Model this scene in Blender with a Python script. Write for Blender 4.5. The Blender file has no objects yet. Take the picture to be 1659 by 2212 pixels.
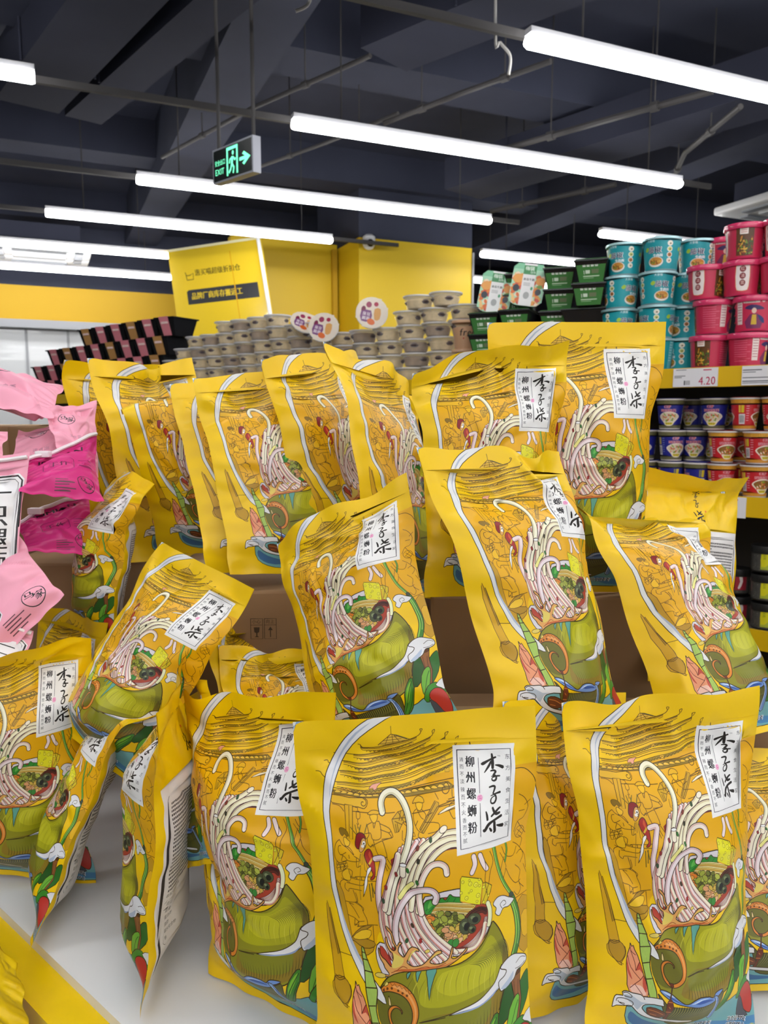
import bpy, bmesh, math, random
import numpy as np
from mathutils import Vector, Matrix
from mathutils.geometry import delaunay_2d_cdt

# ------------------------------------------------------------------ camera, light, exposure
scene = bpy.context.scene
COL = scene.collection
CAM_Z = 1.50
PITCH = math.radians(7.0)
FPX = 1671.0
cam_data = bpy.data.cameras.new('camera')
cam_data.sensor_fit = 'VERTICAL'
cam_data.sensor_height = 24.0
cam_data.sensor_width = 18.0
cam_data.lens = 24.0 * FPX / 2212.0
cam_data.clip_start = 0.02
cam_data.clip_end = 100
cam_data.dof.use_dof = True
cam_data.dof.focus_distance = 0.78
cam_data.dof.aperture_fstop = 9.0
cam = bpy.data.objects.new('camera', cam_data)
COL.objects.link(cam)
cam.location = (0, 0, CAM_Z)
cam.rotation_euler = (math.radians(90) - PITCH, 0, 0)
scene.camera = cam

world = bpy.data.worlds.new('store_air')
scene.world = world
world.use_nodes = True
bg = world.node_tree.nodes['Background']
bg.inputs[0].default_value = (0.80, 0.86, 1.0, 1)
bg.inputs[1].default_value = 0.22

LAMP_POWER = 21.0          # emission of the tubes' diffusers
scene.view_settings.view_transform = 'Standard'
scene.view_settings.look = 'None'
scene.view_settings.exposure = 0.08
scene.view_settings.gamma = 1.0
scene.view_settings.use_curve_mapping = False
scene.cycles.max_bounces = 6
scene.cycles.diffuse_bounces = 3
scene.cycles.glossy_bounces = 3
scene.cycles.transmission_bounces = 6
scene.cycles.transparent_max_bounces = 12
scene.cycles.caustics_reflective = False
scene.cycles.caustics_refractive = False
scene.cycles.sample_clamp_indirect = 4.0
scene.cycles.use_denoising = True

# ------------------------------------------------------------------ helpers
def srgb(c):
    if isinstance(c, str):
        c = c.lstrip('#'); c = tuple(int(c[i:i + 2], 16) for i in (0, 2, 4))
    out = []
    for v in c[:3]:
        v = v / 255.0
        out.append(v / 12.92 if v <= 0.04045 else ((v + 0.055) / 1.055) ** 2.4)
    return (out[0], out[1], out[2], 1.0)

MATS = {}
def mat(name, col, rough=0.5, metal=0.0, spec=0.5, emit=0.0, trans=0.0, ior=1.45, alpha=1.0,
        noise=0.0, nscale=8.0, bump=0.0, coat=0.0, detail=4.0):
    if name in MATS: return MATS[name]
    m = bpy.data.materials.new(name); m.use_nodes = True
    nt = m.node_tree; b = nt.nodes['Principled BSDF']
    c = srgb(col)
    b.inputs['Base Color'].default_value = c
    b.inputs['Roughness'].default_value = rough
    b.inputs['Metallic'].default_value = metal
    b.inputs['Specular IOR Level'].default_value = spec
    b.inputs['IOR'].default_value = ior
    b.inputs['Coat Weight'].default_value = coat
    if trans: b.inputs['Transmission Weight'].default_value = trans
    if alpha < 1: b.inputs['Alpha'].default_value = alpha
    if emit:
        b.inputs['Emission Color'].default_value = c
        b.inputs['Emission Strength'].default_value = emit
    if noise or bump:
        tc = nt.nodes.new('ShaderNodeTexCoord')
        n = nt.nodes.new('ShaderNodeTexNoise'); n.inputs['Scale'].default_value = nscale
        n.inputs['Detail'].default_value = detail
        nt.links.new(tc.outputs['Object'], n.inputs['Vector'])
        if noise:
            mx = nt.nodes.new('ShaderNodeMixRGB'); mx.blend_type = 'MULTIPLY'
            mx.inputs['Color1'].default_value = c
            rp = nt.nodes.new('ShaderNodeValToRGB')
            rp.color_ramp.elements[0].position = 0.3; rp.color_ramp.elements[1].position = 0.7
            d = 1 - noise
            rp.color_ramp.elements[0].color = (d, d, d, 1); rp.color_ramp.elements[1].color = (1, 1, 1, 1)
            mx.inputs['Fac'].default_value = 1.0
            nt.links.new(n.outputs['Fac'], rp.inputs['Fac'])
            nt.links.new(rp.outputs['Color'], mx.inputs['Color2'])
            nt.links.new(mx.outputs['Color'], b.inputs['Base Color'])
        if bump:
            bp = nt.nodes.new('ShaderNodeBump'); bp.inputs['Strength'].default_value = bump
            bp.inputs['Distance'].default_value = 0.002
            nt.links.new(n.outputs['Fac'], bp.inputs['Height'])
            nt.links.new(bp.outputs['Normal'], b.inputs['Normal'])
    MATS[name] = m
    return m

def ink_mat(name, rough=0.4, spec=0.5, coat=0.0, bump=0.0):
    """plastic film or card printed with the inks stored per face in the 'ink' attribute"""
    if name in MATS: return MATS[name]
    m = bpy.data.materials.new(name); m.use_nodes = True
    nt = m.node_tree; b = nt.nodes['Principled BSDF']
    a = nt.nodes.new('ShaderNodeAttribute'); a.attribute_name = 'ink'
    tc = nt.nodes.new('ShaderNodeTexCoord')
    n = nt.nodes.new('ShaderNodeTexNoise'); n.inputs['Scale'].default_value = 35.0
    mr = nt.nodes.new('ShaderNodeMapRange')
    mr.inputs['To Min'].default_value = rough - 0.05; mr.inputs['To Max'].default_value = rough + 0.07
    nt.links.new(tc.outputs['Object'], n.inputs['Vector'])
    nt.links.new(n.outputs['Fac'], mr.inputs['Value'])
    nt.links.new(mr.outputs['Result'], b.inputs['Roughness'])
    nt.links.new(a.outputs['Color'], b.inputs['Base Color'])
    b.inputs['Specular IOR Level'].default_value = spec
    b.inputs['Coat Weight'].default_value = coat
    if bump:
        bp = nt.nodes.new('ShaderNodeBump'); bp.inputs['Strength'].default_value = bump
        bp.inputs['Distance'].default_value = 0.001
        nt.links.new(n.outputs['Fac'], bp.inputs['Height'])
        nt.links.new(bp.outputs['Normal'], b.inputs['Normal'])
    MATS[name] = m
    return m

def tag(o, label=None, cat=None, group=None, kind=None):
    if label: o['label'] = label
    if cat: o['category'] = cat
    if group: o['group'] = group
    if kind: o['kind'] = kind
    return o

def empty(name, loc=(0, 0, 0), label=None, cat=None, group=None, rot=None):
    o = bpy.data.objects.new(name, None)
    o.empty_display_size = 0.05
    COL.objects.link(o); o.location = loc
    if rot is not None: o.rotation_euler = rot
    return tag(o, label, cat, group)

def copy_tree(o, parent=None):
    c = o.copy(); COL.objects.link(c)
    if parent is not None: c.parent = parent
    for ch in list(o.children): copy_tree(ch, c)
    return c

class MB:
    """collects shapes and links them as ONE mesh object"""
    def __init__(s): s.v = []; s.f = []; s.sm = []
    def add(s, vs, fs, smooth=False):
        n = len(s.v); s.v += [tuple(v) for v in vs]
        for f in fs: s.f.append([i + n for i in f]); s.sm.append(smooth)
        return s
    def box(s, c, d, m=None, bev=0.0):
        x, y, z = d[0] / 2, d[1] / 2, d[2] / 2
        if bev > 0:
            bm = bmesh.new(); bmesh.ops.create_cube(bm, size=1)
            for v in bm.verts: v.co = Vector((v.co.x * d[0], v.co.y * d[1], v.co.z * d[2]))
            bmesh.ops.bevel(bm, geom=bm.edges[:], offset=bev, segments=2, affect='EDGES', profile=0.6)
            bm.verts.index_update()
            vs = [Vector(v.co) for v in bm.verts]; fs = [[v.index for v in f.verts] for f in bm.faces]
            bm.free()
        else:
            vs = [Vector((a, b, e)) for a in (-x, x) for b in (-y, y) for e in (-z, z)]
            fs = [(0, 1, 3, 2), (4, 6, 7, 5), (0, 4, 5, 1), (2, 3, 7, 6), (0, 2, 6, 4), (1, 5, 7, 3)]
        if m is not None: vs = [m @ v for v in vs]
        return s.add([v + Vector(c) for v in vs], fs)
    def tube(s, pts, r, n=8, caps=True):
        pts = [Vector(p) for p in pts]; k = len(pts)
        rs = r if isinstance(r, (list, tuple)) else [r] * k
        vs = []; up = Vector((0, 0, 1))
        prev = None
        for i, p in enumerate(pts):
            t = (pts[min(i + 1, k - 1)] - pts[max(i - 1, 0)]).normalized()
            if prev is None:
                a = t.cross(up)
                if a.length < 1e-3: a = t.cross(Vector((1, 0, 0)))
            else:
                a = prev - t * prev.dot(t)
            a.normalize(); prev = a
            b = t.cross(a)
            for j in range(n):
                q = 2 * math.pi * j / n
                vs.append(p + (a * math.cos(q) + b * math.sin(q)) * rs[i])
        fs = [(i * n + j, i * n + (j + 1) % n, (i + 1) * n + (j + 1) % n, (i + 1) * n + j) for i in range(k - 1) for j in range(n)]
        if caps: fs += [tuple(range(n))[::-1], tuple((k - 1) * n + j for j in range(n))]
        return s.add(vs, fs, True)
    def lathe(s, prof, n=32, c=(0, 0, 0), caps=(True, True)):
        vs = []; k = len(prof)
        for r, z in prof:
            for j in range(n):
                q = 2 * math.pi * j / n
                vs.append((c[0] + r * math.cos(q), c[1] + r * math.sin(q), c[2] + z))
        fs = [(i * n + j, i * n + (j + 1) % n, (i + 1) * n + (j + 1) % n, (i + 1) * n + j) for i in range(k - 1) for j in range(n)]
        if caps[0]: fs.append(tuple(range(n))[::-1])
        if caps[1]: fs.append(tuple((k - 1) * n + j for j in range(n)))
        return s.add(vs, fs, True)
    def loft(s, rings, caps=True, smooth=True):
        n = len(rings[0]); k = len(rings); vs = [p for r in rings for p in r]
        fs = [(i * n + j, i * n + (j + 1) % n, (i + 1) * n + (j + 1) % n, (i + 1) * n + j) for i in range(k - 1) for j in range(n)]
        if caps: fs += [tuple(range(n))[::-1], tuple((k - 1) * n + j for j in range(n))]
        return s.add(vs, fs, smooth)
    def sphere(s, c, r, n=12):
        sx, sy, sz = r if isinstance(r, (tuple, list)) else (r, r, r)
        prof = []
        vs = []; k = n // 2 + 1
        for i in range(k):
            a = math.pi * i / (k - 1)
            for j in range(n):
                q = 2 * math.pi * j / n
                vs.append((c[0] + sx * max(math.sin(a), 1e-3) * math.cos(q), c[1] + sy * max(math.sin(a), 1e-3) * math.sin(q), c[2] - sz * math.cos(a)))
        fs = [(i * n + j, i * n + (j + 1) % n, (i + 1) * n + (j + 1) % n, (i + 1) * n + j) for i in range(k - 1) for j in range(n)]
        return s.add(vs, fs, True)
    def build(s, name, material, parent=None, sharp=40):
        me = bpy.data.meshes.new(name)
        me.from_pydata(s.v, [], s.f); me.update()
        me.polygons.foreach_set('use_smooth', s.sm)
        if any(s.sm): 
            try: me.set_sharp_from_angle(angle=math.radians(sharp))
            except Exception: pass
        me.materials.append(material)
        o = bpy.data.objects.new(name, me); COL.objects.link(o)
        if parent is not None: o.parent = parent
        return o

_glyphs = {}
def glyph_edges(ch, res=2):
    """directed outline edges of one character, em box about 0..1"""
    key = (ch, res)
    if key in _glyphs: return _glyphs[key]
    c = bpy.data.curves.new('t', 'FONT'); c.body = ch; c.resolution_u = res; c.size = 1.0
    o = bpy.data.objects.new('t', c); COL.objects.link(o)
    me = o.to_mesh()
    vs = np.array([v.co[:2] for v in me.vertices]) if len(me.vertices) else np.zeros((0, 2))
    cnt = {}
    for p in me.polygons:
        l = list(p.vertices)
        a = sum(vs[l[i]][0] * vs[l[(i + 1) % len(l)]][1] - vs[l[(i + 1) % len(l)]][0] * vs[l[i]][1] for i in range(len(l)))
        if a < 0: l = l[::-1]
        for i in range(len(l)): cnt[(l[i], l[(i + 1) % len(l)])] = 1
    ed = [e for e in cnt if (e[1], e[0]) not in cnt]
    adv = float(vs[:, 0].max()) if len(vs) else 0.3
    o.to_mesh_clear()
    bpy.data.objects.remove(o); bpy.data.curves.remove(c)
    _glyphs[key] = (vs, ed, adv)
    return _glyphs[key]

def smooth_pts(pts, n=4, closed=False):
    p = np.array(pts, float); k = len(p)
    if k < 3: return p
    out = []
    rng = range(k) if closed else range(k - 1)
    for i in rng:
        if closed: a, b, c, d = p[(i - 1) % k], p[i], p[(i + 1) % k], p[(i + 2) % k]
        else: a, b, c, d = p[max(i - 1, 0)], p[i], p[i + 1], p[min(i + 2, k - 1)]
        for j in range(n):
            t = j / n
            out.append(0.5 * (2 * b + (c - a) * t + (2 * a - 5 * b + 4 * c - d) * t * t + (3 * b - a - 3 * c + d) * t ** 3))
    if not closed: out.append(p[-1])
    return np.array(out)

class Art:
    """a printed design: ordered flat ink shapes on a w x h sheet (y down)"""
    def __init__(s, w, h, base):
        s.w, s.h, s.base = w, h, base
        s.shapes = []      # (points, directed edges, colour, region)
        s.region = 0
        s.f = lambda x, y: (x, y)
    def pts(s, t):
        if isinstance(t, str): t = [tuple(float(q) for q in w.split(',')) for w in t.split()]
        return np.array([s.f(*p) for p in t], float)
    def raw(s, p, e, col): s.shapes.append((np.asarray(p, float), e, col, s.region))
    def ring(s, p, col):
        k = len(p); s.raw(p, [(i, (i + 1) % k) for i in range(k)], col)
    def poly(s, col, t, sm=3, line=None, lw=0.6):
        p = s.pts(t)
        if sm: p = smooth_pts(p, sm, True)
        s.ring(p, col)
        if line is not None: s._stroke(line, lw, np.vstack([p, p[:1]]))
    def _stroke(s, col, w, p, taper=False, w2=None):
        keep = [0]
        for i in range(1, len(p)):
            if np.hypot(*(p[i] - p[keep[-1]])) > 0.12: keep.append(i)
        p = p[keep]
        if len(p) < 2: return
        k = len(p); t = np.empty_like(p)
        t[1:-1] = p[2:] - p[:-2]; t[0] = p[1] - p[0]; t[-1] = p[-1] - p[-2]
        t /= np.maximum(np.hypot(t[:, 0], t[:, 1]), 1e-9)[:, None]
        n = np.stack([-t[:, 1], t[:, 0]], 1)
        u = np.linspace(0, 1, k)
        hw = np.full(k, w / 2)
        if taper: hw = hw * np.clip(np.minimum(u * 4, (1 - u) * 2.2), 0.12, 1)
        if w2 is not None: hw = (w + (w2 - w) * u) / 2
        s.ring(np.vstack([p + n * hw[:, None], (p - n * hw[:, None])[::-1]]), col)
    def line(s, col, w, t, sm=3, taper=False, w2=None):
        p = s.pts(t)
        if sm: p = smooth_pts(p, sm)
        s._stroke(col, w, p, taper, w2)
    def lines(s, col, w, txt, sm=3, taper=False):
        for l in txt.strip().split('|'):
            if l.strip(): s.line(col, w, l, sm, taper)
    def noodle(s, t, w, col, edge, shade=None, ew=0.6, sm=4):
        p = smooth_pts(s.pts(t), sm)
        circ = lambda c, r, k: s.ring(np.stack([c[0] + r * np.cos(np.linspace(0, 2 * np.pi, 9)[:8]), c[1] + r * np.sin(np.linspace(0, 2 * np.pi, 9)[:8])], 1), k)
        s._stroke(edge, w + 2 * ew, p)
        for c in (p[0], p[-1]): circ(c, w / 2 + ew, edge)
        s._stroke(col, w, p)
        for c in (p[0], p[-1]): circ(c, w / 2, col)
        if shade is not None:
            k = len(p); tt = np.gradient(p, axis=0); tt /= np.maximum(np.hypot(tt[:, 0], tt[:, 1]), 1e-9)[:, None]
            s._stroke(shade, w * 0.28, p + np.stack([-tt[:, 1], tt[:, 0]], 1) * w * 0.32)
    def ell(s, col, cx, cy, rx, ry, rot=0, line=None, lw=0.4, n=10):
        cx, cy = s.f(cx, cy)
        a = np.linspace(0, 2 * np.pi, n, endpoint=False)
        x = rx * np.cos(a); y = ry * np.sin(a); c, q = math.cos(rot), math.sin(rot)
        p = np.stack([cx + x * c - y * q, cy + x * q + y * c], 1)
        if line is not None:
            x = (rx + lw) * np.cos(a); y = (ry + lw) * np.sin(a)
            s.ring(np.stack([cx + x * c - y * q, cy + x * q + y * c], 1), line)
        s.ring(p, col)
    def rect(s, col, x0, y0, x1, y1):
        s.ring(np.array([s.f(x0, y0), s.f(x1, y0), s.f(x1, y1), s.f(x0, y1)]), col)
    def text(s, col, txt, x, y, size, vert=False, gap=1.0, sx=1.0, rot=0.0, bold=0.0, slant=0.0, res=2):
        """x,y = top-left of the first em box"""
        cx, cy = x, y
        c, q = math.cos(rot), math.sin(rot)
        for ch in txt:
            if ch != ' ':
                v, e, adv = glyph_edges(ch, res)
                if len(v):
                    lx = v[:, 0] * size * sx + slant * v[:, 1] * size; ly = (0.85 - v[:, 1]) * size
                    p = np.stack([cx + lx * c - ly * q, cy + lx * q + ly * c], 1)
                    p = np.array([s.f(*w) for w in p])
                    e2 = [(b, a) for a, b in e]
                    s.raw(p, e2, col)
                    if bold:
                        s.raw(p + np.array([bold, 0]), e2, col)
            else: adv = 0.3
            if vert: d = (0, size * gap)
            else: d = ((adv + 0.06) * size * sx * gap, 0) if ord(ch) < 256 else (size * sx * gap, 0)
            cx += d[0] * c - d[1] * q; cy += d[0] * q + d[1] * c
    def compile(s, du, dv, extra=()):
        """planar triangulation of every ink shape: one surface, no stacked layers"""
        V = []; E = []
        for p, e, _, _ in s.shapes:
            n = len(V); V += [Vector((float(np.clip(a, 0, s.w)), float(np.clip(b, 0, s.h)))) for a, b in p]
            E += [(a + n, b + n) for a, b in e]
        n = len(V)
        V += [Vector(q) for q in ((0, 0), (s.w, 0), (s.w, s.h), (0, s.h))]
        E += [(n, n + 1), (n + 1, n + 2), (n + 2, n + 3), (n + 3, n)]
        for (x0, y0, x1, y1) in extra:
            n = len(V); V += [Vector((x0, y0)), Vector((x1, y1))]; E.append((n, n + 1))
        nu, nv = int(round(s.w / du)), int(round(s.h / dv))
        for i in range(nu + 1):
            for j in range(nv + 1): V.append(Vector((s.w * i / nu, s.h * j / nv)))
        r = delaunay_2d_cdt(V, E, [], 0, 1e-3, False)
        P = np.array([v[:] for v in r[0]]); T = np.array([list(f) for f in r[2] if len(f) == 3], int)
        a = P[T]; area = (a[:, 1, 0] - a[:, 0, 0]) * (a[:, 2, 1] - a[:, 0, 1]) - (a[:, 2, 0] - a[:, 0, 0]) * (a[:, 1, 1] - a[:, 0, 1])
        T = T[np.abs(area) > 1e-9]; area = area[np.abs(area) > 1e-9]
        T[area > 0] = T[area > 0][:, ::-1]
        c = P[T].mean(1)
        cols = np.tile(np.array(srgb(s.base)), (len(T), 1)); reg = np.zeros(len(T), int)
        order = np.argsort(c[:, 0]); cxs = c[order, 0]
        for p, e, col, rg in s.shapes:
            p = np.stack([np.clip(p[:, 0], 0, s.w), np.clip(p[:, 1], 0, s.h)], 1)
            lo, hi = p.min(0), p.max(0)
            a, b = np.searchsorted(cxs, [lo[0], hi[0]])
            ids = order[a:b]
            ids = ids[(c[ids, 1] >= lo[1]) & (c[ids, 1] <= hi[1])]
            if not len(ids): continue
            q = c[ids]; wn = np.zeros(len(ids), int)
            ea = np.array(e); A = p[ea[:, 0]]; B = p[ea[:, 1]]
            for k in range(0, len(ea), 64):
                a0, b0 = A[k:k + 64], B[k:k + 64]
                up = (a0[None, :, 1] <= q[:, None, 1]) & (b0[None, :, 1] > q[:, None, 1])
                dn = (a0[None, :, 1] > q[:, None, 1]) & (b0[None, :, 1] <= q[:, None, 1])
                cr = (b0[None, :, 0] - a0[None, :, 0]) * (q[:, None, 1] - a0[None, :, 1]) - (q[:, None, 0] - a0[None, :, 0]) * (b0[None, :, 1] - a0[None, :, 1])
                wn += (up & (cr > 0)).sum(1) - (dn & (cr < 0)).sum(1)
            ins = ids[wn != 0]
            cols[ins] = srgb(col); 
            reg[ins] = rg
        s.P, s.T, s.C, s.R = P, T, cols, reg
        return s

def ink_object(name, P3, N3, T, C, material, parent=None, label=None):
    """one mesh out of mapped points, their normals, triangles and the ink of each triangle"""
    used = np.unique(T); remap = np.full(len(P3), -1); remap[used] = np.arange(len(used))
    v = P3[used]; t = remap[T]
    me = bpy.data.meshes.new(name)
    me.vertices.add(len(v)); me.vertices.foreach_set('co', v.astype(np.float32).ravel())
    me.loops.add(len(t) * 3); me.loops.foreach_set('vertex_index', t.astype(np.int32).ravel())
    me.polygons.add(len(t))
    me.polygons.foreach_set('loop_start', np.arange(0, len(t) * 3, 3, dtype=np.int32))
    me.update(calc_edges=True)
    at = me.attributes.new('ink', 'FLOAT_COLOR', 'CORNER')
    at.data.foreach_set('color', np.repeat(C, 3, axis=0).astype(np.float32).ravel())
    if N3 is not None:
        me.polygons.foreach_set('use_smooth', np.ones(len(t), bool))
        me.normals_split_custom_set_from_vertices(N3[used].astype(np.float32).tolist())
    me.materials.append(material)
    o = bpy.data.objects.new(name, me); COL.objects.link(o)
    if parent is not None: o.parent = parent
    if label: o['label'] = label
    return o

def mapped(fn, P, eps=0.35):
    """surface point and normal at every sheet point"""
    a = fn(P[:, 0], P[:, 1])
    dx = fn(P[:, 0] + eps, P[:, 1]) - fn(P[:, 0] - eps, P[:, 1])
    dy = fn(P[:, 0], P[:, 1] + eps) - fn(P[:, 0], P[:, 1] - eps)
    n = np.cross(dy, dx)
    n /= np.maximum(np.linalg.norm(n, axis=1), 1e-12)[:, None]
    return a, n
# ------------------------------------------------------------------ the printed front of the yellow noodle bags (200 x 305 mm sheet)
YEL, GOLD, OLV, OLV2 = '#F0C602', '#E4AB04', '#A88212', '#C6960A'
INK, BRN, WHT, RIB = '#3A2A0A', '#5A3F0C', '#F1F0EE', '#E2E3E4'
BLK = '#1E1812'
CRM, PNK, PNKE, RED = '#F3E9D2', '#F1DEDC', '#D9857A', '#B5412E'
def _cv(px, py):
    c = np.interp(py, [1540, 1800, 2100, 2400], [899, 912, 912, 925])
    h = np.interp(py, [1540, 1650, 1800], [1.0, 0.98, 0.955])
    return 100 + (px - c) * h / 2.59, (py - (1560 - (px - 640) * 0.0676)) / 2.68
fF = lambda x, y: _cv(620 + x / 2.9625, 1500 + y / 2.9625)
fP = lambda x, y: _cv(680 + x / 4.879, 1550 + y / 4.879)
fQ = lambda x, y: _cv(700 + x / 6.381, 1700 + y / 6.381)
fS = lambda x, y: _cv(820 + x / 5.352, 1740 + y / 5.352)
def fR(x, y):
    px, py = 1270 + x / 4.265, 1900 + y / 4.265
    return fF((px - 1180) * 3.0209 + 18, (py - 1480) * 3.0209 + 125)
fC = lambda x, y: (x, y)
def fU(x, y): return 0.067 * x - 0.0128 * y + 88.5, -0.0101 * x + 0.0462 * y + 203.8 + max(0, y - 1200) * 0.02

SEAL = 26.0     # header seam, mm below the top edge
def brush(A, col, ox, oy, sc, strokes):
    """brush characters as tapered strokes: 'x,y,w x,y,w ...' on a 100 grid"""
    for st in strokes:
        q = np.array([[float(v) for v in w.split(',')] for w in st.split()])
        q = smooth_pts(q, 4)
        p = q[:, :2] * sc + np.array([ox, oy]); w = q[:, 2] * sc / 2
        t = np.gradient(p, axis=0); t /= np.maximum(np.hypot(t[:, 0], t[:, 1]), 1e-9)[:, None]
        n = np.stack([-t[:, 1], t[:, 0]], 1)
        A.ring(np.vstack([p + n * w[:, None], (p[-1] + t[-1] * w[-1] * 0.6)[None], (p - n * w[:, None])[::-1], (p[0] - t[0] * w[0] * 0.6)[None]]), col)
LI = ['50,2,7 52,22,11 52,40,12 51,56,10', '6,36,6 14,36,12 36,27,8 66,15,7', '46,30,7 38,44,9 27,57,7 17,68,3', '62,44,4 78,46,10 92,51,13',
      '42,64,5 54,62,7 62,66,8 56,74,7 50,79,5', '44,82,3 62,82,6 78,82,6', '55,76,5 63,84,7 62,94,8 54,98,7 46,94,5 48,87,4 58,85,3']
ZI = ['22,12,8 44,8,11 54,14,11 48,34,9 42,46,7', '30,56,4 54,48,8 84,42,12', '46,46,7 58,58,9 60,76,10 50,92,10 34,92,8 30,78,7 38,64,6 54,58,5']
QI = ['16,16,5 20,30,9 22,46,9', '4,76,8 10,80,12 26,62,12 48,52,9 84,40,10', '44,6,8 50,20,10 60,30,11 76,28,8', '38,36,7 56,24,9 70,14,8 78,10,6',
      '52,56,11 53,74,12 54,90,12 48,94,6', '30,74,5 36,82,10 40,88,8', '62,70,5 76,74,11 92,76,14']

def bag_label(A):
    A.region = 1
    x0, y0, x1, y1 = 131.5, 29, 182, 106
    A.f = fC
    A.rect(WHT, x0, y0, x1, y1)
    for w in (f'{x0+3.4},{y0+4.2} {x1-3.6},{y0+4.2} {x1-3.6},{y1-4.4} {x0+3.4},{y1-4.4} {x0+3.4},{y0+3.9}',):
        A.line('#2A2A3A', 0.8, w, 0)
    A.text('#17151C', '柳州螺蛳粉', x0 + 9.6, y0 + 9.0, 8.6, vert=True, gap=1.33, sx=0.92, bold=0.45)
    A.text('#2A2833', '清而不淡', x0 + 5.0, y0 + 10.2, 3.6, vert=True, gap=1.45)
    A.text('#2A2833', '辣而不火', x0 + 5.0, y0 + 31.5, 3.6, vert=True, gap=1.36)
    A.text('#2A2833', '香而不腻', x0 + 5.4, y0 + 51.5, 3.6, vert=True, gap=1.28)
    A.line('#2A2A3A', 0.45, f'{x0+20.6},{y0+10.5} {x0+20.6},{y0+36}', 0)
    A.line('#2A2A3A', 0.45, f'{x0+20.6},{y0+43} {x0+20.6},{y0+66.5}', 0)
    A.ell('#F0B4D2', x0 + 20.6, y0 + 39.3, 2.5, 2.6)
    A.lines('#E078AE', 0.45, f'{x0+19},{y0+38.4} {x0+22},{y0+37.8}|{x0+19.4},{y0+40.8} {x0+20.4},{y0+38.6} {x0+21.8},{y0+40.8}|{x0+19.6},{y0+39.8} {x0+22.3},{y0+39.6}', 0)
    A.text('#2A2833', '东方美食生活家', x0 + 42.2, y0 + 8.2, 4.2, vert=True, gap=2.05)
    A.text('#2A2833', 'TM', x0 + 36.3, y0 + 9.2, 1.6)
    brush(A, BLK, x0 + 21.6, y0 + 7.8, 0.205, LI)
    brush(A, BLK, x0 + 25.2, y0 + 30.5, 0.15, ZI)
    brush(A, BLK, x0 + 22.2, y0 + 46.2, 0.205, QI)
    A.region = 0

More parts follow.
